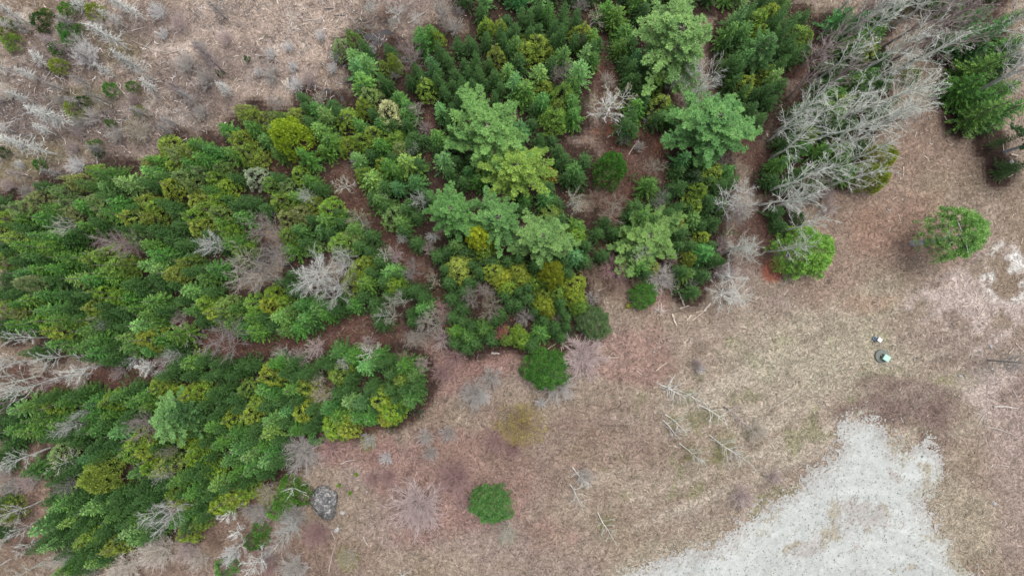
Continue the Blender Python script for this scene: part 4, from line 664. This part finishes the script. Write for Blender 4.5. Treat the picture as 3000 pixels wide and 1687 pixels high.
brz = [world(*V2(a, b)) + (c,) for a, b, c in ((560, 1310, 9), (480, 1400, 8), (330, 1430, 8), (700, 1400, 9), (60, 1330, 8), (60, 960, 6), (200, 950, 5), (1500, 690, 5), (1600, 700, 5), (1880, 600, 4), (880, 850, 5), (1100, 920, 6), (1200, 980, 6), (1050, 1100, 7), (1180, 1200, 7), (1550, 640, 4), (250, 950, 5), (1030, 700, 3), (1950, 1260, 5), (2060, 1180, 4))]
def brushreg(x, y):
    m = np.zeros(len(x))
    for a, b, c in brz: m = np.maximum(m, np.exp(-((x - a) ** 2 + (y - b) ** 2) / (c * .45) ** 2 / 2))
    return np.clip(m * (.5 + 3 * fbm(x, y, 3, 421, 3)), 0, 1)
o = strokes('brush', 9000, brushreg, .4, 1.3, .022, [hexc(165, 150, 146, .8), hexc(150, 118, 112, .8), hexc(185, 170, 165, .8), hexc(120, 92, 82, .8)], am, .05, .35, .9, 8)
tag(o, 'knee-high leafless brown brush along the forest edges', 'brush', kind='stuff')
# low dark regrowth between the forest trees
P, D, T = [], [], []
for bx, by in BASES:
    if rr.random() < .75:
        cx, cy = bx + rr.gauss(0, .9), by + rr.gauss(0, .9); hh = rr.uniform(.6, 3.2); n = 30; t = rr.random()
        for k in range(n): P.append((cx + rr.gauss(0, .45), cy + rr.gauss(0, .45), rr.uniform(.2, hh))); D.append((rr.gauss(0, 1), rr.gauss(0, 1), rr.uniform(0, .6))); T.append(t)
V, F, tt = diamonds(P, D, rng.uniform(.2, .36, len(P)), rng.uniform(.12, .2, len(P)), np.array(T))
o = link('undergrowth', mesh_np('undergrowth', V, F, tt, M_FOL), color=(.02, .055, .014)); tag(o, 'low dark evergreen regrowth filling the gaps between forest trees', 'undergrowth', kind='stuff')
# gravel tufts and stones
nT = 1300; tx = rng.uniform(2, 74, nT * 4); ty = rng.uniform(-45, -10, nT * 4); k = polymask(gp, False, ns=0, seed=1, Xg=tx, Yg=ty) < 0; tx, ty = tx[k][:nT], ty[k][:nT]; P, D = [], []
for x, y in zip(tx, ty):
    for q in range(5): P.append((x + rr.gauss(0, .05), y + rr.gauss(0, .05), ground_z(x, y) + .03)); D.append((rr.gauss(0, 1), rr.gauss(0, 1), .7))
V, F, tt = diamonds(P, D, rng.uniform(.06, .16, len(P)), rng.uniform(.03, .06, len(P)), rng.random(len(P)))
o = link('weed_tufts', mesh_np('weed_tufts', V, F, tt, M_FOL), color=(.06, .065, .035)); tag(o, 'tiny weeds dotted over the pale gravel at lower right', 'weeds', kind='stuff')

# ------------------------------------------------------------ landmarks and big evergreens
LAND = []
def place_tree(name, cat, parts, x, y, sc, rz, group):
    e = empty(name, (x, y, ground_z(x, y)), rz); e.scale = sc
    for pn, me, col in parts: link(pn, me, e, color=col)
    tag(e, None, cat, group); return e
BARKC = (.16, .14, .125)
BUSH = [clump_mesh('bush_crown', 300 + s, 4.0, 2.2, M_FOL, .15, 2.0, 420, 36, .24, .135, 1.1, .6) for s in range(4)]
LONE = [clump_mesh('lone_crown', 320, 9.0, 2.9, M_FOL, .45, 2.2, 460, 52, .26, .145, .9, .6)]
THIN = clump_mesh('thin_crown', 330, 2.8, 2.2, M_BUD, .2, 2.0, 260, 12, .45, .09, squash=.6)
for i, (p, x, y, r, kind, col, h, ph, lab) in enumerate(BIG):
    if not kind: continue
    px, py = pix(p, x, y)
    if kind == 'pine':
        h = h * .72; jx_ = 1; zf = h * .8; wx, wy = world(px, py, zf); R = r * K * MPP * (HC - zf) / HC; s = R / 3.4; tm, cm = PINES[i % 5]
        e = place_tree('pine_tree', 'pine tree', [('trunk', tm, BARKC), ('crown', cm, (col[0] * 1.35, col[1] * 1.35, col[2] * .95))], wx, wy, (s, s, h / 15), rr.uniform(0, 6.28), 'large pines rising above the forest')
    elif kind == 'lone':
        bx, by = world(*pix(8, 108, 39)); R = r * K * MPP * .92
        tb = Tubes(); tb.add([(0, 0, -.3), (.5, 0, 3), (1.3, .1, 6.5), (1.6, .1, 8.6)], [.34, .28, .16, .03], 8)
        for a in range(16): tb.add([(1.0, .1, 3.5 + a * .3), (1.0 + 1.9 * math.cos(a * 2.4), .1 + 1.9 * math.sin(a * 2.4), 4.3 + a * .3)], [.05, .02], 4)
        e = empty('pine_tree', (bx, by, ground_z(bx, by))); link('trunk', tb.mesh('lone_trunk', M_BARK), e, color=(.45, .45, .47))
        c = link('crown', LONE[0], e, color=tuple(v * 1.5 for v in col)); wx, wy = world(px, py, 6.6); c.location = (wx - bx, wy - by, 0); c.scale = (R / 2.9, R / 2.9, 1.0); c.rotation_euler.z = 2.2
        tag(e, None, 'pine tree', 'large pines rising above the forest')
    else:
        zf = h * .6; wx, wy = world(px, py, zf); R = r * K * MPP * (HC - zf) / HC; s = R / 2.25
        me = THIN if kind == 'thin' else BUSH[i % 4]; hb = 2.8 if kind == 'thin' else 4.0
        parts = [('trunk', STRUNK, BARKC), ('crown', me, tuple(v * 1.35 for v in col))]
        if kind == 'thin': parts.append(('branches', SHR[1], WC['m']))
        if h > 6.5: nm = ('cedar_tree', 'cedar tree')
        elif lab.find('shrub') > 0: nm = ('shrub', 'shrub')
        else: nm = ('evergreen_bush', 'bush')
        e = place_tree(nm[0], nm[1], parts, wx, wy, (s, s, h / hb), rr.uniform(0, 6.28), 'broad evergreens and bushes')
    e['label'] = lab
    if ph: LAND.append((px, py, ph, e))

# evergreens of the forest: the 300 largest of each kind stand alone, the rest are one mass
def is_ced(c): return c in 'yYoOc'
kinds = {'fir': [e for e in EV if not e[4] and not is_ced(e[3])], 'cedar': [e for e in EV if not e[4] and is_ced(e[3])], 'sap': [e for e in EV if e[4]]}
rest = []
for kd, lst in kinds.items():
    lst.sort(key=lambda e: -e[2] * (1 if e[3] != 'd' else .8) * (1.0 if 0 < e[0] < 3000 else .5))
    for q, e in enumerate(lst):
        px, py, r, c, low, h, wx, wy, R = e
        if q >= 300: rest.append(e); continue
        j = [rr.uniform(.82, 1.2) for _ in range(3)]; cc = CV[c]; cc = (cc[0] * j[0] * rr.uniform(.8, 1.3), cc[1] * j[0], cc[2] * j[0] * rr.uniform(.75, 1.3)); rz = rr.uniform(0, 6.28)
        if kd == 'sap':
            s = R * 1.08; o = place_tree('evergreen_sapling', 'sapling', [('trunk', STRUNK, BARKC), ('crown', SAPS[q % 5], cc)], wx, wy, (s, s, h / 1.8), rz, 'low evergreen saplings in the open'); noun = 'evergreen sapling'
        elif kd == 'fir':
            s = R * rr.uniform(1.15, 1.55) / 1.8; o = place_tree('fir_tree', 'fir tree', [('trunk', TRUNK, BARKC), ('crown', FIRS[q % 9], cc)], wx, wy, (s, s * rr.uniform(.9, 1.1), h / 8), rz, 'fir trees of the forest'); noun = 'fir'
        else:
            s = R * rr.uniform(1.08, 1.34) / 1.55; o = place_tree('cedar_tree', 'cedar tree', [('trunk', TRUNK, BARKC), ('crown', CEDS[q % 7], cc)], wx, wy, (s, s * rr.uniform(.9, 1.1), h / 8), rz, 'cedar trees of the forest'); noun = 'cedar'
        add_item(o, kd, CN[c], px, py, noun)
print('individual evergreens', {k: len(v) for k, v in kinds.items()}, 'rest', len(rest))
if rest:
    fv = []
    for m in FIRS:
        a = np.empty(len(m.vertices) * 3, np.float32); m.vertices.foreach_get('co', a); t = np.empty(len(m.vertices), np.float32); m.attributes['tint'].data.foreach_get('value', t); fv.append((a.reshape(-1, 3), t))
    VV, TT = [], []
    for q, e in enumerate(rest):
        px, py, r, c, low, h, wx, wy, R = e; a, t = fv[q % 9]; an = rr.uniform(0, 6.28); s = R * 1.27 / 1.8; ca, sa = math.cos(an), math.sin(an)
        v = a * np.array([s, s, h / 8]); VV.append(np.stack([v[:, 0] * ca - v[:, 1] * sa + wx, v[:, 0] * sa + v[:, 1] * ca + wy, v[:, 2]], -1)); TT.append(t * .6 + rr.random() * .4)
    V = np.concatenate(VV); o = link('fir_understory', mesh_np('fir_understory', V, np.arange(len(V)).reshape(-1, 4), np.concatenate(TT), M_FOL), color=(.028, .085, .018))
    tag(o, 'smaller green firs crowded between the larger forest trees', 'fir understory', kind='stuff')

# ------------------------------------------------------------ bare and dead woody plants
cnt = 0
for m in re.finditer(r'([ASRU])(\d+) (-?\d+),(-?\d+) ([\d.]+)([a-z]+?)(f?)(?:!(\w+))?(?=\s|$)', BT):
    kd, p, x, y, sz, c, bud, key = m[1], int(m[2]), float(m[3]), float(m[4]), float(m[5]), m[6], m[7], m[8]
    if c == 'f': bud = 'f'; c = 't'
    px, py = pix(p, x, y); cnt += 1; rz = rr.uniform(0, 6.28); budc = (.19, .20, .07) if c != 't' else (.17, .165, .08)
    if p in (10, 11) and bud: budc = (.20, .23, .05)
    if c == 'c': c = 'w'; bud = 'f'; budc = (.34, .36, .18)
    if c == 'p': c = 'k'
    wc = WC[c]; jj_ = rr.uniform(.85, 1.15); wc = tuple(v * jj_ for v in wc); tw = (wc[0] * .62, wc[1] * .56, wc[2] * .56)
    if kd == 'A':
        wx, wy = world(px, py); h = sz * (1.18 if p in (3, 4, 7, 8) and sz >= 9 else 1.0)
        if key == 'offright':
            tb = Tubes(); tb.add([(0, 0, -.3), (.3, .1, 5), (.2, .1, 12)], [.26, .22, .05], 8); me = tb.mesh('trunk', M_BARK)
            parts = [('trunk', me, (.42, .43, .45)), ('crown', PINES[2][1], (.05, .14, .05))]; o = place_tree('pine_tree', 'pine tree', parts, wx, wy, (.7, .7, .86), 0, 'large pines rising above the forest'); o['label'] = SPEC[key]; continue
        if h >= 9.0 and p != 11: pr = ASP[cnt % 6]; s = h / 11; sx = s * 1.1; nm = 'bare_aspen'; cat = 'bare tree'; noun = 'leaning bare tree'
        elif bud: pr = BUDS[cnt % 4]; s = h / 6; sx = s * (1.45 if h < 5 else 1.0); nm = 'budding_tree'; cat = 'budding tree'; noun = 'slim budding tree'
        elif h <= 4.5 and p in (7, 10, 11, 3): pr = DEADS[cnt % 4]; s = h / 3.6; sx = s; nm = 'dead_tree'; cat = 'dead tree'; noun = 'small dead tree'
        else: pr = WIS[cnt % 4]; s = h / 6; sx = s * 1.25; nm = 'bare_tree'; cat = 'bare tree'; noun = 'slender bare tree'
        if p == 9 or p == 5:
            if h >= 6 and not bud: pr = ASP[cnt % 6]; s = h / 11; sx = s * 1.2
        parts = [('trunk', pr[0], wc), ('branches', pr[1], wc)]
        if pr[2]: parts.append(('leaves', pr[2], budc))
        grp = 'leaning bare trees with pale trunks'
        cx, cy = project(wx, wy, h * .7)
    elif kd == 'S':
        wx, wy = world(px, py); h = sz; pr = SNG[cnt % 6]; s = h / 8; sx = max(s, .7) * 1.2; parts = [('trunk', pr[0], wc), ('branches', pr[1], wc)]; nm = 'dead_tree'; cat = 'dead tree'; noun = 'bristly dead tree'; grp = 'dead standing trees in the bog'
        cx, cy = project(wx, wy, h * .7)
    elif kd == 'R':
        h = max(3.2, min(10.5, 3.5 + sz * .5)) if p not in (1, 2) or sz > 9 else 3.5
        if p in (7, 10) and sz > 12: h = 5.5
        if key == 'redsap': h = 7.0
        zf = h * .7; wx, wy = world(px, py, zf); R = sz * K * MPP * (HC - zf) / HC; pr = (RBUD[cnt % 3] if bud else RND[cnt % 5]); sx = R / 3.1; s = h / (9 if bud else 10)
        parts = [('trunk', pr[0], wc), ('branches', pr[1], wc)]
        if pr[2]: parts.append(('leaves', pr[2], budc))
        nm = 'budding_tree' if bud else 'bare_tree'; cat = 'budding tree' if bud else 'bare tree'; noun = 'budding tree' if bud else 'spreading bare tree'; grp = 'bare broad-crowned trees'; cx, cy = px, py
    else:
        h = 1.1 + sz * .12; zf = h * .5; wx, wy = world(px, py, zf); R = sz * K * MPP * (HC - zf) / HC; sx = R / 2.1; s = h / 2.6; me = SHR[cnt % 6] if sz < 12 else SHRB[cnt % 3]
        e = link('bare_shrub', me, loc=(wx, wy, ground_z(wx, wy)), color=tuple(min(.6, v * (1.2 if sz < 12 else 1.15)) for v in wc)); e.rotation_euler.z = rz; e.scale = (sx, sx, s); noun = 'bare shrub'; cat = 'shrub'; grp = 'low bare shrubs'
        if bud:
            o2 = e; e = empty('budding_shrub', e.location.copy(), rz); e.scale = (sx, sx, s); o2.name = 'stems'; o2.parent = e; o2.location = (0, 0, 0); o2.rotation_euler.z = 0; o2.scale = (1, 1, 1); link('leaves', THIN, e, color=budc); noun = 'budding shrub'
        tag(e, None, cat, grp)
        if key: e['label'] = SPEC[key]; (LAND.append((px, py, PHR[key], e)) if key in PHR else None)
        else: add_item(e, 'shrub', WN[c], px, py, noun)
        continue
    o = place_tree(nm, cat, parts, wx, wy, (sx, sx, s), rz, grp)
    if p == 11 and kd == 'A':
        vx_, vy_ = Vector((wx, wy)).normalized(); vx_, vy_ = vx_ + .5, vy_ - .3; o.rotation_mode = 'QUATERNION'; o.rotation_quaternion = Vector((0, 0, 1)).rotation_difference(Vector((vx_ * .7, vy_ * .7, 1)))
    if p == 11 and bud and kd == 'A':
        q_ = link('leaves' if not pr[2] else 'bud_haze', THIN, o, loc=(.5, -.6, 0), color=(.24, .27, .07)); q_.scale = (.8 / sx * (1.3 if h > 5 else .75), .8 / sx * (1.3 if h > 5 else .75), .8)
    if key: o['label'] = SPEC[key]; (LAND.append((cx, cy, PHR[key], o)) if key in PHR else None)
    else: add_item(o, 'bare', WN[c], cx, cy, noun)
print('bare', cnt)

# ------------------------------------------------------------ logs, rocks, boxes
LOGW = wood_mat('weathered_log', True, dark=.6, scale=5)
LOGS = """1 145,8,153,13 1 149,6,158,14 1 160,3,172,14 1 108,38,114,32 1 118,39,100,31 1 34,61,39,53 1 36,68,43,65 1 40,12,47,9 1 88,64,98,75 1 74,75,83,80 1 126,41,141,38 1 145,34,158,34 1 146,94,152,89 1 100,24,111,21 1 45,73,42,60 1 36,80,41,76 1 121,49,126,46 1 0,68,14,67 1 0,94,12,91 1 30,132,36,116 1 74,124,73,115 1 0,110,7,109 1 9,45,15,43 1 137,73,143,69
2 115,18,130,8 2 37,16,52,14 3 88,117,96,107
4 151,78,163,86t 4 149,82,155,84 4 156,77,160,80 4 158,88,164,88 4 157,83,164,79 4 136,72,139,77 4 128,74,133,72 4 114,71,121,77 4 118,76,122,78 4 125,78,129,77 4 145,73,148,73 4 129,67,129,69t 4 111,104,112,100 4 122,105,122,109 4 118,118,122,123 4 100,133,100,136 4 102,126,102,134 4 183,117,188,118t 4 121,88,122,90 4 132,42,134,42 4 124,15,128,15 4 181,134,185,132 4 177,109,178,115 4 133,88,135,91 4 147,104,150,104 4 137,110,140,109 4 186,127,188,130
5 143,124,160,123 6 178,122,184,122t 6 153,124,156,122
7 122,66,130,86t 7 127,88,134,86 7 132,97,135,93t 7 136,97,145,90 7 145,90,150,84t 7 139,91,146,89 7 121,92,124,101t 7 125,99,128,99 7 62,61,62,65 7 73,125,81,125 7 65,75,72,72 7 25,120,36,113 7 46,114,50,111 7 38,114,39,119 7 37,117,37,123 7 31,119,32,124 7 65,118,69,116 7 109,135,117,129 7 60,133,63,130 7 148,58,164,54 7 58,127,64,126 7 94,135,98,138 7 162,33,167,26
8 98,17,100,22 8 91,30,92,27 8 82,42,84,41 8 88,66,92,66 8 12,70,14,66 8 19,72,20,70 8 12,78,15,74 8 191,39,192,35 8 184,20,185,17 8 94,6,97,4 8 158,96,163,88 8 182,122,186,118 8 187,114,193,120 8 138,74,142,75 8 131,113,132,109 8 145,75,147,75 8 90,13,92,16
10 44,127,50,144 10 55,142,60,120 10 80,31,110,37 10 87,22,95,27 10 42,124,47,115 10 57,112,60,117 10 138,16,146,8 10 81,115,85,122 10 172,15,169,9 10 64,60,75,57
11 72,21,83,15 11 67,31,88,31 12 170,17,188,18t 12 164,32,187,39 12 160,28,167,20 12 7,16,29,4 12 185,5,188,10 12 125,105,126,110 12 155,21,161,23 12 5,66,17,82 12 100,25,102,29 12 176,61,182,62 12 166,78,170,82"""
def log_mesh(L, r, seed, bend):
    g = random.Random(seed); tb = Tubes(); n = 5
    pts = [(L * (i / n - .5), bend * math.sin(math.pi * i / n) + g.gauss(0, .02), 0) for i in range(n + 1)]; tb.add(pts, [r * (1.1 - .45 * i / n) for i in range(n + 1)], 7)
    # sawn butt end and stub knots
    tb.add([(-L / 2 + .002, 0, 0), (-L / 2 - .01, 0, 0)], [r * 1.1, r * .95], 7)
    for k in range(max(1, int(L))):
        t = g.uniform(-.4, .4) * L; a = g.uniform(0, 6.28); tb.add([(t, 0, 0), (t + .1, math.cos(a) * r * 2.6, abs(math.sin(a)) * r * 2.6)], [r * .35, r * .2], 4)
    return tb.mesh('log', LOGW)
LG = []
for m in re.finditer(r'(\d+) (-?\d+),(-?\d+),(-?\d+),(-?\d+)(t?)', LOGS):
    p = int(m[1]); a = pix(p, float(m[2]), float(m[3])); b = pix(p, float(m[4]), float(m[5])); A, B = Vector(world(*a)), Vector(world(*b)); L = max(.45, (B - A).length); mid = (A + B) / 2
    thick = bool(m[6]); r = .13 if thick else (.055 if L < 3 else .045); me = log_mesh(L, r, len(LG), rr.uniform(-.05, .05) * L)
    piled = p == 4 and 150 < float(m[2]) < 166 and 76 < float(m[3]) < 90
    o = link('fallen_log', me, loc=(mid.x, mid.y, max(ground_z(mid.x, mid.y), ground_z(A.x, A.y), ground_z(B.x, B.y)) + r * .9 + (.12 * (len(LG) % 3) if piled else 0)), color=(.48, .41, .34) if p in (4, 7, 8) else ((.12, .09, .07) if (p == 10 and len(LG) % 2) or (p == 11) else (.40, .36, .33)))
    o.rotation_euler.z = math.atan2(B.y - A.y, B.x - A.x); tag(o, None, 'log', 'logs and poles lying on the ground')
    LG.append(o); adj = ('thick ' if thick else 'thin ') + ('dark' if o.color[0] < .2 else 'pale'); nn = 'short log' if L < 1.2 else ('long fallen pole' if L > 3 else 'fallen log')
    add_item(o, 'log', adj, (a[0] + b[0]) / 2, (a[1] + b[1]) / 2, nn)

def rock_mesh(name, sx, sy, sz, seed, mat, outline=None, sub=5):
    import bmesh
    bm = bmesh.new(); bmesh.ops.create_icosphere(bm, subdivisions=sub, radius=1)
    g = np.random.default_rng(seed); ks = g.normal(0, 1, (9, 3)); ph = g.uniform(0, 6.28, 9)
    planes = [(Vector(unit(g.normal(0, 1, 3))), g.uniform(.72, .95)) for _ in range(16)]
    for v in bm.verts:
        c = v.co.copy(); d = c.copy()
        for pn, off in planes:
            k = c.dot(pn)
            if k > off: c -= pn * (k - off)
        w = sum(math.sin(ks[i].dot(np.array(d)) * 3.3 + ph[i]) for i in range(9)) * .012 + sum(math.sin(ks[i].dot(np.array(d)) * 11 + ph[i]) for i in range(5)) * .008
        c *= 1 + w
        if outline:
            a = math.atan2(d.y, d.x); f = outline(a); c.x *= f; c.y *= f
        v.co = Vector((c.x * sx, c.y * sy, c.z * sz))
    me = bpy.data.meshes.new(name); bm.to_mesh(me); bm.free(); me.materials.append(mat)
    me.polygons.foreach_set('use_smooth', np.ones(len(me.polygons), bool))
    return me
rm = bpy.data.materials.new('lichen_rock'); rm.use_nodes = True; n = rm.node_tree; b = n.nodes['Principled BSDF']; b.inputs['Roughness'].default_value = .9
tc = n.nodes.new('ShaderNodeTexCoord'); n1_ = n.nodes.new('ShaderNodeTexNoise'); n1_.inputs['Scale'].default_value = 2.6; n1_.inputs['Detail'].default_value = 10; n1_.inputs['Roughness'].default_value = .72; n1_.inputs['Distortion'].default_value = .8
cr = n.nodes.new('ShaderNodeValToRGB'); e = cr.color_ramp.elements; e[0].position = .36; e[0].color = (.025, .028, .028, 1); e[1].position = .66; e[1].color = (.42, .41, .39, 1)
for pos, c in ((.44, (.06, .063, .063, 1)), (.51, (.10, .10, .10, 1)), (.57, (.24, .23, .225, 1))): q = e.new(pos); q.color = c
n.links.new(tc.outputs['Object'], n1_.inputs[0]); n.links.new(n1_.outputs[0], cr.inputs[0]); n.links.new(cr.outputs[0], b.inputs['Base Color'])
bp = n.nodes.new('ShaderNodeBump'); bp.inputs['Strength'].default_value = .7; bp.inputs['Distance'].default_value = .15; n.links.new(n1_.outputs[0], bp.inputs['Height']); n.links.new(bp.outputs[0], b.inputs['Normal'])
px, py = pix(10, 51, 91); bx, by = world(px, py, .6); u = K * MPP
o = link('boulder', rock_mesh('boulder', 10.5 * u, 14.5 * u, 1.1, 5, rm, lambda a: 1.0 + .10 * math.cos(2 * a + .4) - .20 * max(0, math.sin(-a)) * abs(math.cos(a + .2)) + .05 * math.sin(5 * a)), loc=(bx, by, .1)); o.rotation_euler.z = math.radians(8)
tag(o, 'large grey boulder blotched with white lichen below the lower forest edge', 'boulder'); LAND.append((px, py, 'the big boulder', o))
pale = plain('pale_stone', (.33, .325, .32), .9, .2)
for q, (p, x, y, r, lab) in enumerate([(10, 65, 97, 2.2, 'small pale rock just right of the large boulder'), (10, 61, 110, 2.6, 'flat grey rock below the large boulder'), (8, 168, 117, 1.7, 'white stone left of the leaning bare tree near the right edge'),
        (8, 145, 139, 1.5, 'white stone in the field below and right of the green cabinet'), (12, 171, 90, 1.8, 'bluish grey stone in the brown ground right of the gravel'), (4, 184, 123, 2.2, 'white flat stump top near the right edge beside the grey trunk'),
        (8, 92, 14, 1.0, 'small white stone upper left of the lone tree'), (7, 107, 121, 1.1, 'tiny pale stone above the antler-like stem in the field'), (7, 173, 128, .7, 'tiny white stone at the right of the pale field grass'), (10, 84, 81, 1.0, 'tiny white stone right of the green tufts near the boulder'),
        (10, 110, 84 + 60, .8, 'tiny white stone at the bottom edge right of centre'), (8, 110, 126, .9, 'small white stone just right of the green cabinet'), (8, 192, 70, 1.1, 'white stone on the pale stony patch at the right edge'), (4, 168, 94, 1.6, 'bleached pale stone lump below the log pile'), (2, 175, 0, 0, '')]):
    if not r: continue
    px, py = pix(p, x, y); wx, wy = world(px, py); o = link('stone', rock_mesh('stone', r * u, r * u * .75, .22, 20 + q, pale, None, 3), loc=(wx, wy, ground_z(wx, wy) + .03)); o.rotation_euler.z = q; tag(o, lab, 'stone')
moss = plain('moss', (.16, .15, .035), .95, .1); px, py = pix(7, 88, 86); wx, wy = world(px, py); o = link('mossy_stump', rock_mesh('mossy_stump', 3 * u, 2.4 * u, .5, 50, moss, None, 4), loc=(wx, wy, .1)); tag(o, 'olive moss-covered stump on brown ground below the low green shrub', 'stump'); LAND.append((px, py, 'the mossy stump', o))

def box_bm(bm, cx, cy, cz, sx, sy, sz, top=1.0, bev=.02):
    import bmesh
    r = bmesh.ops.create_cube(bm, size=1); vs_ = r['verts']
    for v in vs_:
        k = top if v.co.z > 0 else 1; v.co = Vector((cx + v.co.x * sx * k, cy + v.co.y * sy * k, cz + v.co.z * sz))
    ed = list({e_ for v in vs_ for e_ in v.link_edges}); bmesh.ops.bevel(bm, geom=ed, offset=bev, segments=2, affect='EDGES')
def box(name, c, s, mat, parent, top=1.0, bev=.02):
    import bmesh
    bm = bmesh.new(); box_bm(bm, *c, *s, top, bev); me = bpy.data.meshes.new(name); bm.to_mesh(me); bm.free(); me.materials.append(mat); return link(name, me, parent)
G1 = plain('cabinet_green', (.16, .30, .24), .45); G2 = plain('cabinet_lid', (.30, .48, .41), .45); CN_ = plain('pad_concrete', (.15, .165, .15), .9, .2); DK = plain('dark_metal', (.02, .022, .022), .5)
BL = plain('box_blue', (.16, .24, .33), .4); WH = plain('lid_white', (.9, .9, .9), .35)
wx, wy = world(*pix(8, 86, 124.5)); e = empty('utility_cabinet', (wx, wy, ground_z(wx, wy)), math.radians(-33))
import bmesh
bm = bmesh.new(); bmesh.ops.create_cone(bm, cap_ends=True, segments=40, radius1=.80, radius2=.76, depth=.30); bmesh.ops.translate(bm, verts=bm.verts, vec=(-.12, .03, .12)); bmesh.ops.bevel(bm, geom=[e_ for e_ in bm.edges if all(v.co.z > .2 for v in e_.verts)], offset=.03, segments=2, affect='EDGES')
me = bpy.data.meshes.new('pad'); bm.to_mesh(me); bm.free(); me.materials.append(CN_); link('pad', me, e)
box('body', (.12, -.02, .56), (.66, .60, .58), G1, e); box('lid', (.13, -.02, .89), (.78, .70, .08), G2, e, .96)
box('opening', (-.26, -.02, .42), (.10, .50, .26), DK, e); box('handle', (-.33, .02, .42), (.05, .12, .05), plain('handle_metal', (.6, .6, .6), .3), e, 1, .01)
tag(e, 'square green utility cabinet on a round grey pad in the field at right', 'utility box'); LAND.append((*pix(8, 86, 124), 'the green cabinet', e))
wx, wy = world(*pix(8, 81, 111.3)); e = empty('utility_pedestal', (wx, wy, ground_z(wx, wy)), math.radians(-38))
box('base', (-.12, 0, .14), (.62, .44, .32), BL, e, .93); box('body', (.08, .03, .5), (.34, .36, .5), plain('body_blue', (.10, .15, .22), .4), e); box('lid', (.10, .04, .79), (.46, .42, .08), WH, e, .95); box('vent', (-.27, 0, .33), (.2, .28, .05), DK, e, 1, .008)
tag(e, 'small dark blue utility box with a bright white lid above the green cabinet', 'utility box')
# bright grass tufts near the boulder
for q, (x, y, ad) in enumerate([(76, 68, 'uppermost'), (63, 76, 'middle'), (71, 82, 'lowest')]):
    wx, wy = world(*pix(10, x, y)); P = [(rr.gauss(0, .05), rr.gauss(0, .05), 0) for _ in range(90)]; D = [(rr.gauss(0, .8), rr.gauss(0, .8), 1) for _ in range(90)]
    V, F, tt = diamonds(P, D, rng.uniform(.2, .42, 90), rng.uniform(.06, .10, 90), rng.random(90)); o = link('grass_tuft', mesh_np('grass_tuft', V, F, tt, M_FOL), loc=(wx, wy, ground_z(wx, wy)), color=(.12, .24, .03))
    tag(o, f'bright green grass tuft, {ad} of three right of the large boulder', 'grass tuft', 'green tufts near the boulder')

# ------------------------------------------------------------ labels: kind, colour and place next to the nearest landmark
ORD = ['nearest', 'second', 'third', 'fourth', 'fifth', 'sixth', 'seventh', 'eighth', 'ninth', 'tenth', 'eleventh', 'twelfth', 'thirteenth', 'fourteenth', 'fifteenth', 'sixteenth', 'seventeenth', 'eighteenth']
DIRS = ['right of', 'upper right of', 'above', 'upper left of', 'left of', 'lower left of', 'below', 'lower right of']
grp = {}
for t in TREES:
    best = min(LAND, key=lambda l: (l[0] - t['px']) ** 2 + (l[1] - t['py']) ** 2); dx, dy = t['px'] - best[0], best[1] - t['py']
    k = int(round(math.atan2(dy, dx) / (math.pi / 4))) % 8
    grp.setdefault((t['adj'], t['noun'], best[2], DIRS[k]), []).append((math.hypot(dx, dy), t))
for (adj, noun, ph, dr), lst in grp.items():
    lst.sort(key=lambda a: a[0])
    for i, (d, t) in enumerate(lst):
        t['o']['label'] = f'{adj} {noun} {dr} {ph}' if len(lst) == 1 else f'{adj} {noun}, {ORD[min(i, 17)]} one {dr} {ph}'
